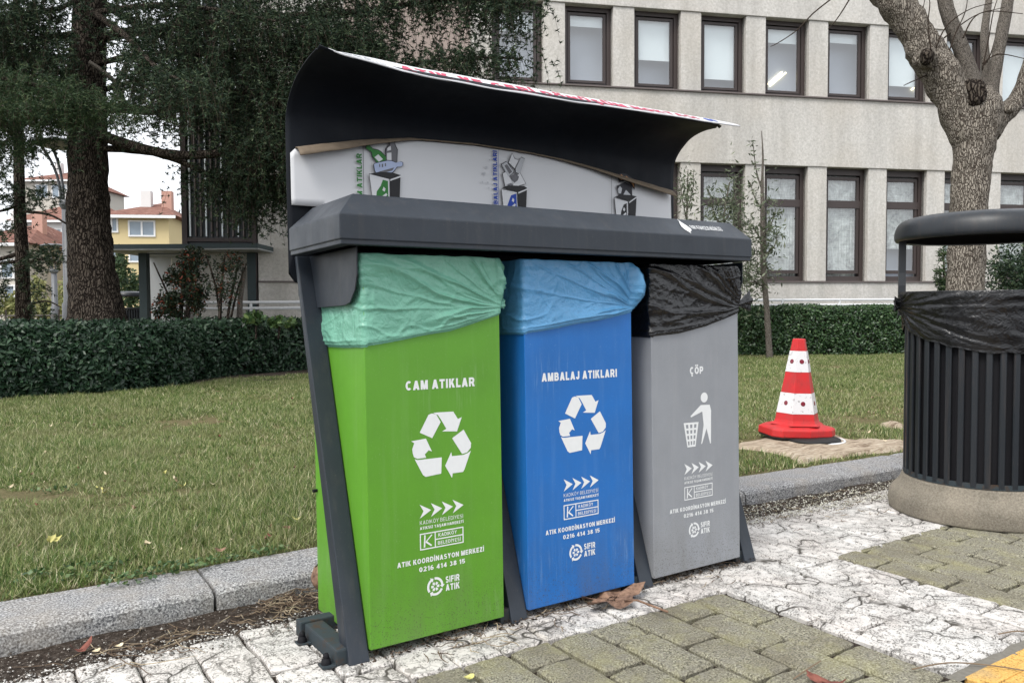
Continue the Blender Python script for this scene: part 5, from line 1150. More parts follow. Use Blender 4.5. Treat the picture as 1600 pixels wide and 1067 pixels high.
# ================================================================== BINS
sym = [[(0.185, 0.698), (0.218, 0.753), (0.23, 0.7565), (0.246, 0.753), (0.262, 0.726), (0.23, 0.676)],
       [(0.235, 0.7585), (0.31, 0.757), (0.327, 0.731), (0.342, 0.736), (0.323, 0.69), (0.267, 0.695), (0.283, 0.702), (0.2655, 0.731), (0.253, 0.749)],
       [(0.304, 0.669), (0.348, 0.694), (0.376, 0.647), (0.375, 0.631), (0.361, 0.617), (0.341, 0.613)],
       [(0.375, 0.621), (0.349, 0.561), (0.343, 0.553), (0.304, 0.553), (0.301, 0.538), (0.276, 0.581), (0.3, 0.624), (0.302, 0.610), (0.344, 0.6095), (0.362, 0.614)],
       [(0.264, 0.61), (0.261, 0.557), (0.204, 0.553), (0.194, 0.56), (0.165, 0.6145), (0.175, 0.6105)],
       [(0.154, 0.673), (0.207, 0.677), (0.228, 0.633), (0.216, 0.638), (0.202, 0.626), (0.207, 0.615), (0.175, 0.6145), (0.163, 0.621), (0.159, 0.632), (0.157, 0.647), (0.165, 0.666)]]
def emblem(g, cx_, cz, r, P):
    for k in range(3):     # three ring arrows
        a0 = R(95 + 120 * k); a1 = a0 - R(92); outer = [(cx_ + r * math.cos(a0 + (a1 - a0) * t / 10), cz + r * math.sin(a0 + (a1 - a0) * t / 10)) for t in range(11)]
        inner = [(cx_ + r * .74 * math.cos(a0 + (a1 - a0) * t / 10), cz + r * .74 * math.sin(a0 + (a1 - a0) * t / 10)) for t in range(11)]
        am = a1 - R(20); hd = [(cx_ + r * .56 * math.cos(a1), cz + r * .56 * math.sin(a1)), (cx_ + r * .9 * math.cos(am), cz + r * .9 * math.sin(am)), (cx_ + r * 1.18 * math.cos(a1), cz + r * 1.18 * math.sin(a1))]
        for t in range(10): clip_poly(g, [outer[t], outer[t + 1], inner[t + 1], inner[t]], P)
        clip_poly(g, hd, P)
    for k in range(6):     # little flower
        a_ = R(60 * k); d = (math.cos(a_), math.sin(a_)); n_ = (-d[1], d[0])
        clip_poly(g, [(cx_ + d[0] * r * q + n_[0] * r * s_, cz + d[1] * r * q + n_[1] * r * s_) for q, s_ in ((.16, -.05), (.34, -.15), (.50, -.13), (.50, .13), (.34, .15), (.16, .05))], P)
def bin_print(body, title, kind, T):
    P = lambda x, z: Vector((x, -.0006, z))
    g = G(); tx = {'CAM ATIKLAR': (.138, .395), 'AMBALAJ ATIKLARI': (.0715, .4225), 'ÇÖP': (.209, .287)}[title]
    text_on(title, tx[0], tx[1], .836 if kind else .826, .030, P, g, .115); S(g, 'title_lettering', m_print, parent=body)
    g = G()
    if kind == 'recycle':
        for p in sym: clip_poly(g, [(x - (.012 if title[0] == 'A' else 0), z + (.018 if title[0] == 'A' else 0)) for x, z in p], P)
        S(g, 'recycling_symbol', m_print, parent=body)
    else:
        ox = 1.1994
        clip_poly(g, [(1.489 - ox + .0205 * math.cos(k * math.pi / 10), .728 + .0205 * math.sin(k * math.pi / 10)) for k in range(20)], P)
        for poly in ([(1.468, .698), (1.521, .696), (1.529, .671), (1.528, .640), (1.481, .640), (1.477, .671)], [(1.468, .698), (1.477, .671), (1.412, .652), (1.409, .657)],
                     [(1.481, .640), (1.528, .640), (1.526, .536), (1.521, .536), (1.501, .600), (1.474, .539), (1.469, .539), (1.484, .617)]):
            clip_poly(g, [(x - ox, z) for x, z in poly], P)
        tl, tr, brr, bl = [np.array(q) - np.array([ox, 0]) for q in ((1.370, .632), (1.455, .630), (1.436, .532), (1.390, .532))]
        q_ = lambda s_, t: tuple((tl * (1 - s_) + tr * s_) * (1 - t) + (bl * (1 - s_) + brr * s_) * t)
        for s_ in (0, .29, .58, .87): clip_poly(g, [q_(s_, 0), q_(s_ + .13, 0), q_(s_ + .13, 1), q_(s_, 1)], P)
        P2 = lambda x, z: Vector((x, -.0007, z))
        for t in (0, .23, .45, .68, .92): clip_poly(g, [q_(0, t), q_(1, t), q_(1, t + .08), q_(0, t + .08)], P2)
        S(g, 'tidy_man_symbol', m_print, parent=body)
    dx, dz = {'CAM ATIKLAR': (0, 0), 'AMBALAJ ATIKLARI': (-.018, .013), 'ÇÖP': (-.008, .002)}[title]
    P3 = lambda x, z: P(x + dx, z + dz)
    g = G()
    for k in range(4):
        x = .180 + k * .0405; clip_poly(g, [(x, .4655), (x + .0415, .443), (x, .4205), (x + .0135, .443)], P3)
    S(g, 'arrow_row', m_print, parent=body)
    g = G(); text_on('KADIKÖY BELEDİYESİ', .1795, .341, .400, .0125, P3, g, .055); text_on('ATIKSIZ YAŞAM HAREKETİ', .1795, .342, .3835, .0095, P3, g, .10)
    S(g, 'slogan_lettering', m_print, parent=body)
    g = G(); x0, x1, z0, z1, t = .1785, .341, .317, .371, .0038
    for (a_, b_, c_, d_) in ((x0, x1, z0, z0 + t), (x0, x1, z1 - t, z1), (x0, x0 + t, z0 + t, z1 - t), (x1 - t, x1, z0 + t, z1 - t), (.2325, .2325 + t, z0 + t, z1 - t), (.2363, x1 - t, .3425, .3425 + t)):
        clip_poly(g, [(a_, c_), (b_, c_), (b_, d_), (a_, d_)], P3)
    for poly in ([(.192, .3245), (.1975, .3245), (.1995, .364), (.1945, .365)], [(.1985, .342), (.203, .347), (.2215, .364), (.224, .3605), (.2045, .3435), (.2225, .3285), (.219, .325), (.200, .339)]): clip_poly(g, poly, P3)
    text_on('KADIKÖY', .246, .316, .3515, .0115, P3, g, .08); text_on('BELEDİYESİ', .244, .330, .3255, .0115, P3, g, .08); S(g, 'crest_box', m_print, parent=body)
    g = G(); text_on('ATIK KOORDİNASYON MERKEZİ', .097, .4205, .2745, .0165, P3, g, .105); text_on('0216 414 38 15', .174, .346, .2475, .0155, P3, g, .10); S(g, 'contact_lettering', m_print, parent=body)
    g = G(); emblem(g, .2315, .191, .030, P3); text_on('SIFIR', .270, .3235, .1945, .0215, P3, g, .105); text_on('ATIK', .270, .3235, .168, .0215, P3, g, .105); S(g, 'zero_waste_emblem', m_print, parent=body)
def rbin(i, mat, title, kind, label):
    T = TILT @ Matrix.Translation((i * BP, 0, 0))
    r = root('recycling_bin', label, 'recycling bin', T, 'recycling bins in the charcoal stand')
    # shell: outer skin, folded rim, inner skin
    t = .012; g = G(); o_ = lambda d, z: [(d, d, z), (BW - d, d, z), (BW - d, BD - d, z), (d, BD - d, z)]
    loft(g, [o_(.004, BZ0 - .002), o_(0, BZ0), o_(0, BZ1), o_(t, BZ1), o_(t, BZ0 + .05)]); g.F.append(tuple(len(g.V) - 4 + k for k in range(4))); g.F.append((3, 2, 1, 0))
    body = g.put('body', mat, r, local=True, bevel=.0025)
    bin_print(body, title, kind, T)
    for zz in ((.463,) if i == 0 else ()):
        g = G().tube([(0.001, .44, zz), (-.016, .44, zz)], .006, 8); g.put('latch_pin', m_black, r, local=True)
    return r
rbin(0, m_green, 'CAM ATIKLAR', 'recycle', 'green glass waste bin lettered CAM ATIKLAR at the left of the stand')
rbin(1, m_blue, 'AMBALAJ ATIKLARI', 'recycle', 'blue packaging waste bin lettered AMBALAJ ATIKLARI in the middle of the stand')
rbin(2, m_grey, 'ÇÖP', '', 'grey general waste bin lettered ÇÖP at the right of the stand')
def liner(i, mat, zl, label, seed, puff, tail):
    """bag folded over the bin's mouth: front and sides, folds running into a bunch at the right corner"""
    T = TILT @ Matrix.Translation((i * BP, 0, 0)); r = root('bin_liner', label, 'bin liner', T, 'bin liners in the stand')
    c = .006; path = []          # (x, y, nx, ny, s-region)
    def seg(x0, y0, x1, y1, n_, nx, ny):
        for k in range(n_): t = k / n_; path.append((x0 + (x1 - x0) * t, y0 + (y1 - y0) * t, nx, ny))
    seg(0, BD, 0, .012, 60, -1, 0)
    for k in range(5): a_ = math.pi + (k / 5) * math.pi / 2; path.append((.012 + .012 * math.cos(a_), .012 + .012 * math.sin(a_), math.cos(a_), math.sin(a_)))
    seg(.012, 0, BW - .012, 0, 190, 0, -1)
    for k in range(5): a_ = 1.5 * math.pi + (k / 5) * math.pi / 2; path.append((BW - .012 + .012 * math.cos(a_), .012 + .012 * math.sin(a_), math.cos(a_), math.sin(a_)))
    seg(BW, .012, BW, BD, 50, 1, 0); path.append((BW, BD, 1, 0))
    NT = 84; V = []; F = []; K = (BW + .01, 1.098); zt = BZ1 + .006
    zlf = lambda x, y: (zl[0] if x <= .002 else float(np.interp(x, [0, .15, .30, BW], zl))) + .006 * mn.noise(Vector((x * 5, y * 5, seed))) - (0.004 if x < .01 else 0)
    for (x, y, nx, ny) in path:
        lo = zlf(x, y)
        V.append((x - nx * .02, y - ny * .02, zt - .03)); V.append((x - nx * .008, y - ny * .008, zt - .002))
        for j in range(NT + 1):
            t = j / NT; z = zt - (zt - lo) * t
            # distance measured around the corner so folds carry on
            sx = x - (y if x < .01 else 0) + (y if x > BW - .01 else 0)
            dx, dz = K[0] - sx, z - K[1]; rr = math.hypot(dx, dz); an = math.atan2(dz, dx + .02)
            q = mn.noise(Vector((an * 3.6 + .3 * mn.noise(Vector((sx * 5, z * 5, seed))), rr * 1.6, seed)))
            ridge = (1 - abs(q) * 3.2); ridge = max(-.4, ridge)
            q2 = 1 - 2.8 * abs(mn.noise(Vector((an * 9, rr * 3.5, seed + 9)))); q3 = mn.noise(Vector((sx * 13, z * 17, seed + 5))); q4 = 1 - 2.5 * abs(mn.noise(Vector((sx * 24 + 2 * q3, z * 30, seed + 3))))
            am = min(1, rr / .10) * min(1, (t + .02) / .12) * (1 if t < .93 else .35)
            c1 = max(0, 1 - abs(q) * 7) ** 1.3; c2 = max(0, 1 - 6 * abs(mn.noise(Vector((an * 7 + 3, rr * 2.2, seed + 20))))) ** 1.3; c3 = max(0, 1 - 7 * abs(mn.noise(Vector((sx * 7 + z * 5, z * 11 - sx * 4, seed + 31))))) ** 1.5
            d = .006 + am * (.006 * max(ridge, 0) + .006 * c1 + .004 * c2 + .003 * c3 + .003 * q3 + .0008 * q4)
            if t > .90: d += .003 * math.sin((t - .90) / .10 * math.pi)          # hem
            if t > .985: d = .003
            if x > BW - .011: d += puff * math.sin(math.pi * min(1, t * 1.06)) ** .8 * math.exp(-((y - .03) / .09) ** 2)
            edge = math.exp(-((x - .0) / .03) ** 2 - ((y - 0) / .03) ** 2)
            d += edge * .004 * mn.noise(Vector((0, z * 40, seed)))
            px_, py_ = x + nx * d, y + ny * d
            z2 = z + (.004 * q3 if 0 < t < .95 else 0) + (.003 * mn.noise(Vector((sx * 20, 0, seed))) if t < .05 else 0)
            V.append((px_, py_, z2))
    m_ = NT + 3
    for a_ in range(len(path) - 1):
        for j in range(m_ - 1): q = a_ * m_ + j; F.append((q, q + m_, q + m_ + 1, q + 1))
    put('film', V, F, mat, r, True, True)
    # bunched tail at the right corner
    V = []; F = []; ns, nr = 26, 9
    for j in range(nr):
        t = j / (nr - 1)
        for k in range(ns):
            a_ = 2 * math.pi * k / ns; rad = (.006 + tail * .5 * t ** 1.2) * (1 + .35 * math.sin(a_ * 5 + seed + t) + .25 * mn.noise(Vector((math.cos(a_) * 2, math.sin(a_) * 2, t * 3 + seed))))
            V.append((K[0] - .004 + tail * 1.3 * t, .004 + rad * math.cos(a_) * .5 + .01 * t, K[1] + .01 + rad * math.sin(a_) + tail * .25 * t))
    for j in range(nr - 1):
        for k in range(ns): F.append((j * ns + k, j * ns + (k + 1) % ns, (j + 1) * ns + (k + 1) % ns, (j + 1) * ns + k))
    put('knot', V, F, mat, r, True, True)
liner(0, m_baggreen, (.981, .999, 1.023, 1.078), 'mint green plastic liner folded over the green bin', 1.3, .016, .018)
liner(1, m_bagblue, (1.010, 1.025, 1.048, 1.078), 'light blue plastic liner folded over the blue bin', 7.7, .060, .020)
liner(2, m_bagblack, (.984, .995, 1.015, 1.075), 'shiny black plastic liner folded over the grey bin', 4.1, .012, .062)

# ================================================================== LITTER BIN (round, slatted)
KN = math.atan2(CAM.y + .112, CAM.x - 3.449) - R(85)
def litter_bin(c, label, full=True):
    r = root('litter_bin', label, 'litter bin', Matrix.Translation(c), 'round slatted litter bins with dome lids'); q = lambda g, n_, m, **k: g.put(n_, m, k.pop('parent', r), local=True, **k)
    prof = [(0, .0), (.438, .0), (.443, .01), (.444, .055), (.438, .088), (.422, .112), (.402, .133), (.386, .158), (.380, .176), (.376, .183), (.36, .186), (.0, .186)]
    q(G().lathe(smooth_path(prof[1:10], 3)[:], seg=72), 'concrete_base', m_ring, smooth=True); q(G().lathe([(.377, .1835), (0, .186)], seg=48), 'base_top', m_ring)
    q(G().lathe([(.362, .186), (.371, .186), (.371, .212), (.362, .212), (.362, .186)], seg=64), 'lower_band', m_lbr)
    q(G().lathe([(.345, .2), (.345, 1.10)], seg=48), 'inner_drum', m_black)
    for k in range(38):
        a_ = 2 * math.pi * (k + .3) / 38; ca, sa = math.cos(a_), math.sin(a_); g = G()
        def pp(rad, tt, z): return (ca * rad - sa * tt, sa * rad + ca * tt, z)
        g.hexa([pp(.357, -.015, .19), pp(.372, -.015, .19), pp(.372, .015, .19), pp(.357, .015, .19), pp(.357, -.015, 1.13), pp(.372, -.015, 1.13), pp(.372, .015, 1.13), pp(.357, .015, 1.13)])
        q(g, 'slat', m_lb, bevel=.004 if full else 0, seg=1)
    q(G().lathe([(.350, 1.12), (.386, 1.12), (.392, 1.13), (.392, 1.150), (.386, 1.158), (.350, 1.158), (.350, 1.12)], seg=64), 'upper_ring', m_lb)
    for a_ in (KN + R(3), KN + R(183)):
        p = Vector((math.cos(a_), math.sin(a_), 0)); t = Vector((-math.sin(a_), math.cos(a_), 0)); g = G()
        for (za, zb, w0, w1) in ((1.04, 1.20, .028, .028), (1.20, 1.27, .028, .021), (1.27, 1.46, .021, .021)):
            g.hexa([p * rr + t * s_ * ww + Vector((0, 0, z)) for z, ww in ((za, w0), (zb - .0005, w1)) for rr, s_ in ((.372, -1), (.408, -1), (.408, 1), (.372, 1))])
        q(g, 'lid_support', m_lb)
    lp_ = smooth_path([(.400, 1.440), (.412, 1.434), (.424, 1.437), (.431, 1.452), (.430, 1.482), (.420, 1.514), (.398, 1.540), (.36, 1.555), (.29, 1.565), (.18, 1.572), (.0, 1.576)], 4)
    q(G().lathe(lp_, seg=80), 'lid', m_lb, smooth=True)
    q(G().lathe([(.402, 1.440), (.395, 1.470), (.36, 1.505), (.0, 1.52)], seg=64), 'lid_lining', m_lbin, smooth=True)
    return r
m_lb = painted('litter_bin_paint', (.012, .015, .019, 1), .38, .26, (.12, .08, .055, 1)); m_lbr = rusty(); m_lbin = plain('rusty_inside', (.012, .010, .009, 1), .8, .2, .5, 12)
LC = Vector((3.449, -.112, .002)); lb = litter_bin(LC, 'big black slatted litter bin with domed lid and concrete foot at the right edge')
c2 = at(203, 480, 21); lb2 = None
r2 = root('litter_bin', 'distant dark litter bin with lid between the thick cedar trunk and the shelter', 'litter bin', Matrix.Translation((c2.x, c2.y, -.02)), 'round slatted litter bins with dome lids')
for ch in list(lb.children):
    o = ch.copy(); COL.objects.link(o); o.parent = r2
# its black bag: cuff over the upper ring, creases fanning from a bunch at the left
def cuff():
    r = root('bin_liner', 'black plastic bag cuff stretched round the rim of the litter bin', 'bin liner', Matrix.Translation(LC)); V = []; F = []; NA, NZ = 300, 46
    toCam = math.atan2(CAM.y - LC.y, CAM.x - LC.x); kn = KN     # left silhouette from the camera
    kn = KN + R(9)
    for i in range(NA):
        a_ = 2 * math.pi * i / NA; da = (a_ - kn + math.pi) % (2 * math.pi) - math.pi
        sd = abs(da); low = .985 - .125 * min(1, sd / 1.3) ** .8 + .006 * mn.noise(Vector((math.cos(a_) * 6, math.sin(a_) * 6, 0)))
        V.append((.375 * math.cos(a_), .375 * math.sin(a_), 1.10)); 
        V.append((.384 * math.cos(a_), .384 * math.sin(a_), 1.163))
        for j in range(NZ + 1):
            t = j / NZ; z = 1.166 - (1.166 - low) * t; base = .401 - .022 * min(1, t * 1.15)
            s_ = da * .39; dz = z - 1.085; rr = math.hypot(s_, dz); an = math.atan2(dz, abs(s_) + .02)
            q = 1 - 3.0 * abs(mn.noise(Vector((an * 6.5 + .25 * mn.noise(Vector((s_ * 7, z * 7, 1))), rr * 1.8, 2.2 if da > 0 else 5.1)))); q2 = 1 - 2.6 * abs(mn.noise(Vector((an * 15, rr * 4, 8)))); q3 = mn.noise(Vector((s_ * 16, z * 18, 3)))
            am = min(1, rr / .05) * min(1, t / .10) * (1 if t < .95 else .3)
            d = am * (.006 * max(q, -.3) + .0035 * max(q2, -.3) + .003 * q3) + .022 * math.exp(-(s_ / .035) ** 2 - (dz / .045) ** 2)
            V.append(((base + d) * math.cos(a_), (base + d) * math.sin(a_), z + .003 * q3 * (t > .02)))
    m_ = NZ + 3
    for i in range(NA):
        for j in range(m_ - 1): a0, b0 = i * m_ + j, ((i + 1) % NA) * m_ + j; F.append((a0, b0, b0 + 1, a0 + 1))
    put('film', V, F, m_bagblack, r, True, True)
    V = []; F = []; p = Vector((math.cos(kn), math.sin(kn), 0)); t_ = Vector((-math.sin(kn), math.cos(kn), 0))
    for j in range(7):
        for k in range(20):
            a_ = 2 * math.pi * k / 20; t = j / 6; rad = (.010 + .016 * t) * (1 + .4 * math.sin(5 * a_) + .2 * mn.noise(Vector((a_, t, 0))))
            V.append(p * (.395 + .035 * t) + t_ * rad * math.cos(a_) + Vector((0, 0, 1.10 + rad * 1.3 * math.sin(a_))))
    for j in range(6):
        for k in range(20): F.append((j * 20 + k, j * 20 + (k + 1) % 20, (j + 1) * 20 + (k + 1) % 20, (j + 1) * 20 + k))
    put('knot', V, F, m_bagblack, r, True, True)
cuff()

# ================================================================== TRAFFIC CONE
CD = 6.1; cc = at(1246, 480, CD); cc = Vector((cc.x, cc.y, .135))
def redp():
    x = M_('cone_red'); n_ = x.noise(x.pos(), 14, 5, .65); f = x.noise(x.pos((1, 1, .3)), 60, 3)
    k = x.mix(x.ramp(n_, [(.4, 0.0), (.7, 1.0)]), (.47, .018, .020, 1), (.36, .028, .028, 1)); k = x.mix(x.math('MULTIPLY', x.ramp(f, [(.62, 0.0), (.7, 1.0)]), .35), k, (.12, .03, .03, 1))
    x.col(k).rough(.45, .35); return x.m
m_cred = redp()
def whitep():
    x = M_('cone_white'); n_ = x.noise(x.pos(), 40, 5, .7); x.col(x.mix(x.ramp(n_, [(.58, 0.0), (.68, 1.0)]), (.60, .59, .60, 1), (.22, .21, .21, 1))).rough(.4, .4); return x.m
m_cwhite = whitep(); m_stud = plain('dark_red_reflector', (.16, .012, .025, 1), .25, .6, .1)
cone = root('traffic_cone', 'red and white six-sided traffic cone tilted on the sawn stump', 'traffic cone', Matrix.Translation(cc) @ Matrix.Rotation(R(1.2), 4, FWD) @ Matrix.Rotation(-YAW + R(8), 4, 'Z'))
def hexring(rad, z, n_=6, rot=R(30) + R(-38)): return [(rad * math.cos(2 * math.pi * k / n_ + rot), rad * math.sin(2 * math.pi * k / n_ + rot), z) for k in range(n_)]
zr = lambda z: .048 + (.160 - .048) * (.715 - z) / (.715 - .13)
def band(z0, z1, nm, m, off=0):
    g = loft(G(), [hexring(zr(z0) + off, z0), hexring(zr(z1) + off, z1)]); return g.put(nm, m, cone, local=True, bevel=0)
bs = [(-.245, -.11), (-.20, -.18), (.0, -.215), (.185, -.18), (.26, -.09), (.245, .13), (.15, .22), (-.155, .22), (-.245, .12)]
g = loft(G(), [[(x, y, .0) for x, y in bs], [(x * 1.01, y * 1.01, .008) for x, y in bs], [(x * 1.0, y * 1.0, .050) for x, y in bs], [(x * .93, y * .93, .062) for x, y in bs], [(x * .62, y * .68, .083) for x, y in bs]]); g.F.append(tuple(len(g.V) - 9 + k for k in range(9))); g.F.append(tuple(range(9))[::-1])
g.put('base', m_cred, cone, local=True, bevel=.006)
g = loft(G(), [[(x * .98, y * .98, -.012) for x, y in bs], [(x * .99, y * .99, .0) for x, y in bs]]); g.F.append(tuple(range(9))[::-1]); g.put('rubber_sole', plain('black_rubber', (.025, .024, .024, 1), .8, .2), cone, local=True)
g = loft(G(), [hexring(.20, .080), hexring(.172, .095), hexring(zr(.115), .115), hexring(zr(.712), .712), hexring(.038, .716), hexring(.034, .69)]); g.F.append(tuple(len(g.V) - 6 + k for k in range(6))); g.put('body', m_cred, cone, local=True, bevel=.003)
for (z0, z1) in ((.165, .315), (.470, .625)):
    bnd = band(z0, z1, 'white_band', m_cwhite, .0022)
    zc = (z0 + z1) / 2
    for k in range(6):
        a_ = R(30) + R(-38) + 2 * math.pi * (k + .5) / 6; ap = (zr(zc) + .0022) * math.cos(math.pi / 6); sl_ = math.atan2(zr(z0) - zr(z1), z1 - z0)
        nrm = Vector((math.cos(a_) * math.cos(sl_), math.sin(a_) * math.cos(sl_), math.sin(sl_))); c_ = Vector((math.cos(a_) * ap, math.sin(a_) * ap, zc)); t1 = Vector((-math.sin(a_), math.cos(a_), 0)); t2 = nrm.cross(t1); rr = .0185
        g = G(); n_ = 14; ring = [c_ + t1 * rr * math.cos(2 * math.pi * j / n_) + t2 * rr * math.sin(2 * math.pi * j / n_) for j in range(n_)]
        g.add([p - nrm * .001 for p in ring] + [p * 1 + nrm * .0035 - (p - c_) * .2 for p in ring], [(j, (j + 1) % n_, n_ + (j + 1) % n_, n_ + j) for j in range(n_)] + [tuple(range(n_, 2 * n_))]); g.put('reflector', m_stud, bnd, local=True, smooth=False)
    if z0 < .2:
        g = G()
bk = at(1270, 690, 5.98); bk = Vector((bk.x, bk.y, .108))
r = root('rubber_foot', 'squat black ring with white hoop wedged under the right side of the cone', 'rubber foot', Matrix.Translation(bk))
G().lathe([(.0, .0), (.185, .0), (.195, .008), (.19, .022), (.155, .026), (.15, .028), (0, .028)], seg=40).put('disc', plain('black_rubber_disc', (.012, .012, .012, 1), .6, .3), r, local=True, smooth=True)
g = G(); pts = [(.195 * math.cos(t) + .03, .18 * math.sin(t) - .02, .004) for t in [R(-130) + R(170) * k / 24 for k in range(25)]]; g.tube(pts, .0085, 6); g.put('white_hoop', m_white_metal, r, local=True, smooth=True)

# ================================================================== LEAVES AND LITTER
def dryleaf(c, size, rotz, tilt, curl, mat, label, seed, lobes=5, name='fallen_leaf', group=None, elong=1.0, lobe=.42, flip=1):
    """lobed, curled leaf with a stalk"""
    V = [(0, 0, 0)]; F = []; n_ = 60; rings = 6
    for j in range(1, rings + 1):
        for k in range(n_):
            a_ = 2 * math.pi * k / n_
            prof_ = 1 - lobe * (.5 - .5 * math.cos(lobes * (a_ - math.pi / 2) + math.pi)) ** .9 - .10 * abs(math.sin(a_ * lobes * 2 + seed)) + .12 * mn.noise(Vector((math.cos(a_) * 3, math.sin(a_) * 3, seed)))
            if lobes == 0: prof_ = 1 + .05 * mn.noise(Vector((math.cos(a_) * 3, math.sin(a_) * 3, seed)))
            rr = j / rings; x = rr * prof_ * math.cos(a_) * .5; y = rr * prof_ * math.sin(a_) * .5 * elong
            z = curl * (x * x * 1.6 + y * y * .9) + .05 * mn.noise(Vector((x * 4, y * 4, seed))) * rr + .03 * rr * math.cos(a_ * lobes)
            V.append((x, y, z))
    for k in range(n_): F.append((0, 1 + k, 1 + (k + 1) % n_))
    for j in range(rings - 1):
        for k in range(n_): a0 = 1 + j * n_ + k; b0 = 1 + j * n_ + (k + 1) % n_; F.append((a0, b0, b0 + n_, a0 + n_))
    M = Matrix.Translation(c) @ Matrix.Rotation(rotz, 4, 'Z') @ Matrix.Rotation(tilt, 4, 'X') @ Matrix.Scale(size, 4)
    o = root(name, label, 'leaf', M, group) if lobes > 2 and size > .08 else None
    if o:
        put('blade', V, F, mat, o, True, True); G().tube([(0, -.30 * elong, .02), (.03, -.55 * elong, .05), (.02, -.75, .02)], .012, 5).put('stalk', mat, o, local=True, smooth=True)
    else:
        me = mesh(name, V, F, mat, True); o = bpy.data.objects.new(name, me); o.matrix_world = M; link(o, None, M); tag(o, label, 'leaf', group)
    return o
def leafcol(name, c1, c2):
    x = M_(name); n_ = x.noise(x.pos(), 45, 5, .7); x.col(x.ramp(n_, [(.32, c1), (.62, c2)])).rough(.75, .2).bump(n_, .4, .003); return x.m
m_lbrown = leafcol('dry_brown_leaf', (.07, .040, .028, 1), (.25, .155, .105, 1)); m_lred = leafcol('reddish_leaf', (.09, .028, .022, 1), (.20, .075, .055, 1)); m_lyel = leafcol('yellow_leaf', (.38, .36, .10, 1), (.52, .48, .20, 1)); m_lpale = leafcol('pale_leaf', (.38, .30, .18, 1), (.62, .54, .38, 1))
p = gr(955, 944, 0); dryleaf((p.x + .01, p.y + .01, .016), .34, R(8), R(-3), .28, m_lbrown, 'large curled brown plane leaf under the right end of the blue bin', 3, 5, elong=.62)
p = gr(930, 938, 0); dryleaf((p.x + .02, p.y + .07, .035), .20, R(170), R(4), .25, m_lbrown, 'second torn brown plane leaf lying behind the large one under the blue bin', 8, 5, elong=.6)
p = gr(488, 926, .05); dryleaf((p.x, p.y + .0, .085), .12, R(80), R(70), 1.5, m_lbrown, 'brown leaf standing upright against the kerb behind the green bin', 5, 3, elong=1.2, lobe=.2)
p = gr(1290, 1070, 0); dryleaf((p.x, p.y, .006), .12, R(-62), R(8), .5, m_lred, 'curled dark red leaf on the olive pavers at the bottom edge', 6, 3, elong=.45, lobe=.15)
p = gr(126, 1024, 0); dryleaf((p.x, p.y, .018), .075, R(20), R(10), 1.2, m_lred, 'small reddish torn leaf in the soil strip by the left kerb', 2, 2, elong=.5, lobe=.25)
for px, py, nm in ((150, 1024, 'left'), (186, 1016, 'right')):
    p = gr(px, py, 0); dryleaf((p.x, p.y, .014), .030, R(30), 0, .5, m_lpale, 'pale oval pod on the soil strip, %s one of the pair below the kerb' % nm, px, 0, name='seed_pod', elong=.65)
for (px, py, rz) in ((76, 851, 60), (88, 848, -20)):
    p = gr(px, py, .12); dryleaf((p.x, p.y, .135), .055, R(rz), R(40), 1.2, m_lyel, 'bright yellow leaf in the grass near the left kerb, %s blade of the pair' % ('left' if px < 80 else 'right'), px, 0, elong=.4)
p = gr(733, 1064, 0); dryleaf((p.x, p.y, .01), .035, R(10), R(5), .5, m_lyel, 'tiny yellow leaf at the bottom edge on the olive pavers', 12, 0, elong=.7)
src = {}
for k in range(90):
    if k < 55: px, py = random.uniform(10, 470), 620 + 250 * random.random() ** 1.1
    else: px, py = random.uniform(1165, 1400), random.uniform(575, 690)
    p = gr(px, py, .12); m_ = random.choice([m_lpale, m_lpale, m_lpale, m_lbrown, m_lbrown, m_lyel, m_lred] if k % 3 else [m_lpale, m_lbrown]); key = (m_.name, random.randrange(2))
    if not (p.y > kv(p.x) + .33): continue
    if key in src: o = src[key].copy(); COL.objects.link(o)
    else: o = dryleaf((0, 0, 0), .05, 0, 0, 1.0, m_, 'small dry leaf lying in the grass of the lawn', k, 2, elong=.55, group='dry leaves scattered on the lawn'); src[key] = o
    s_ = random.uniform(.018, .05); o.matrix_world = Matrix.Translation((p.x, p.y, .118 + random.random() * .012)) @ Matrix.Rotation(random.uniform(0, 6.3), 4, 'Z') @ Matrix.Rotation(random.gauss(0, .4), 4, 'X') @ Matrix.Scale(s_, 4)
# chips and grit on the soil strip and under the bins
def grit(name, N, fn, smin, smax, mat, label):
    C = np.array([fn() for _ in range(N)]); s = RNG.uniform(smin, smax, (N, 1)) * RNG.uniform(.3, 1, (N, 1)); base = np.array([[1, 0, 0], [0, 1, 0], [-1, 0, 0], [0, -1, 0], [0, 0, .7], [0, 0, -.4]], float)
    J = base[None] * RNG.uniform(.5, 1.2, (N, 6, 1)) * s[:, None]; a_ = RNG.uniform(0, 6.28, N); c_, s_ = np.cos(a_)[:, None], np.sin(a_)[:, None]
    X = J[..., 0] * c_ - J[..., 1] * s_; Y = J[..., 0] * s_ + J[..., 1] * c_; Pn = np.stack([X, Y, J[..., 2]], 2) + C[:, None]
    F_ = np.array([[0, 1, 4], [1, 2, 4], [2, 3, 4], [3, 0, 4], [1, 0, 5], [2, 1, 5], [3, 2, 5], [0, 3, 5]])
    o = fast(name, Pn[:, F_].reshape(-1, 3), 3, mat); tag(o, label, 'gravel', None, 'stuff'); return o
def strip_pt(u0=-1.7, u1=5.5, w_=.30):
    u = random.uniform(u0, u1); t = random.random() ** .75; v = kv(u) - .01 - t * w_; return (u, v, .014 * (1 - t) + .002)
m_grit = leafmat('mixed_grit', [(0, (.03, .025, .02, 1)), (.5, (.12, .10, .085, 1)), (.85, (.20, .18, .16, 1)), (.97, (.35, .33, .30, 1)), (1, (.60, .58, .54, 1))], .9, .1, 0)
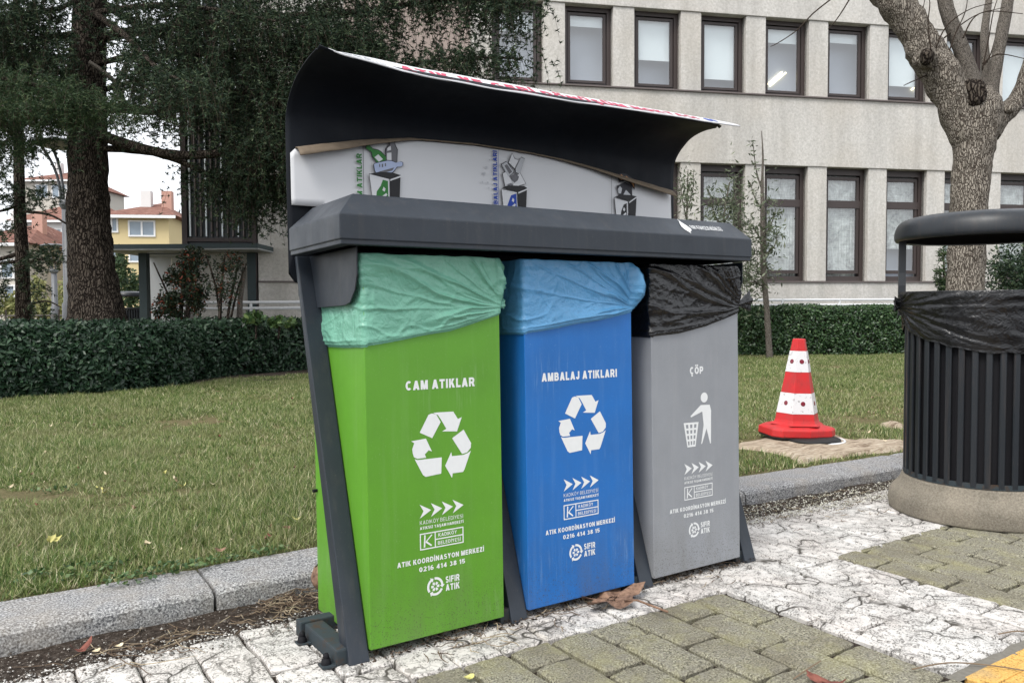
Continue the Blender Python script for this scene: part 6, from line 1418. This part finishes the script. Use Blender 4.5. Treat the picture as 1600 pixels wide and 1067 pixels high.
grit('gravel', 9000, strip_pt, .002, .009, m_grit, 'loose grit and pale chips along the foot of the kerb')
grit('gravel', 5000, lambda: strip_pt(1.9, 5.5, .26), .003, .010, leafmat('pale_grit', [(0, (.10, .09, .06, 1)), (.4, (.32, .31, .24, 1)), (1, (.72, .70, .64, 1))], .9, .1, 0), 'pale green-white gravel between kerb and paint right of the bins')
grit('debris', 7000, lambda: (random.uniform(-.05, 1.78), random.uniform(-.02, .46) , random.uniform(.0, .012)), .002, .010, leafmat('dark_debris', [(0, (.012, .010, .008, 1)), (.7, (.045, .034, .026, 1)), (1, (.16, .12, .09, 1))], .95, .1, 0), 'dark crumbled leaf debris under the bins')
m_chip = leafmat('paint_chips', [(0, (.08, .075, .07, 1)), (.35, (.30, .29, .27, 1)), (1, (.66, .64, .61, 1))], .9, .1, 0)
grit('gravel', 2600, lambda: (random.uniform(-1.6, 2.4), .45 + abs(random.gauss(0, .045)), .002), .002, .009, m_chip, 'white paint crumbs and grit along the inner edge of the painted band')
# straws, stalks and roots
def straws(name, spots, mat, label):
    g = G()
    for (u, v, z, sp, n_, L) in spots:
        for _ in range(n_):
            c = Vector((u + random.gauss(0, sp), v + random.gauss(0, sp * .7), z)); a_ = random.uniform(0, 6.3); k_ = random.uniform(-1.6, 1.6); l_ = L * random.uniform(.4, 1.2); pts = []
            for t in range(6):
                pts.append(c.copy()); c = c + Vector((math.cos(a_), math.sin(a_), 0)) * l_ / 5; c.z = max(.004, z + .012 * math.sin(t * .9 + a_) * random.random()); a_ += k_ / 5
            g.tube(pts, [.0013, .0016, .0016, .0015, .0012, .0007], 4)
    o = g.put(name, mat, None); tag(o, label, 'straw', None, 'stuff'); return o
m_straw = leafmat('dry_straw', [(0, (.06, .04, .03, 1)), (.6, (.17, .125, .085, 1)), (1, (.36, .30, .21, 1))], .8, .1, 0)
q = [gr(*t, .02) for t in ((455, 935), (470, 950), (430, 945), (250, 995), (200, 1010), (330, 980), (130, 1050), (400, 960))]
straws('dry_stalks', [(q[0].x, q[0].y, .03, .05, 45, .12), (q[1].x, q[1].y, .035, .05, 40, .09), (q[2].x, q[2].y, .02, .06, 22, .10), (q[3].x, q[3].y, .014, .07, 12, .16), (q[4].x, q[4].y, .010, .08, 20, .2), (q[5].x, q[5].y, .012, .1, 9, .12), (q[6].x, q[6].y, .006, .10, 6, .16), (q[7].x, q[7].y, .02, .08, 12, .1),
                      (.35, .02, .008, .12, 50, .10), (.75, .01, .008, .09, 30, .12), (1.4, .02, .008, .10, 25, .08), (2.6, .56, .015, .25, 60, .07), (3.2, .52, .015, .3, 50, .07)], m_straw, 'tangled dry stalks and straw by the stand foot and kerb')
# single long stalks on the pavers
for i, L in enumerate(([(1425, 1047), (1480, 1040), (1540, 1040), (1600, 1052)], [(1240, 1062), (1262, 1050), (1282, 1034)], [(1560, 992), (1590, 990), (1620, 992)])):
    pts = [gr(x, y, .006) + Vector((0, 0, .004 + .006 * (k % 2))) for k, (x, y) in enumerate(L)]; o = G().tube([Vector(t) for t in smooth_path([tuple(p) for p in pts], 4)], .0022, 5).put('dry_stalk', m_straw)
    tag(o, ('long straw lying across the yellow slabs', 'reddish stalk of the curled leaf on the olive pavers', 'short straw at the right end of the white stripe')[i], 'straw')
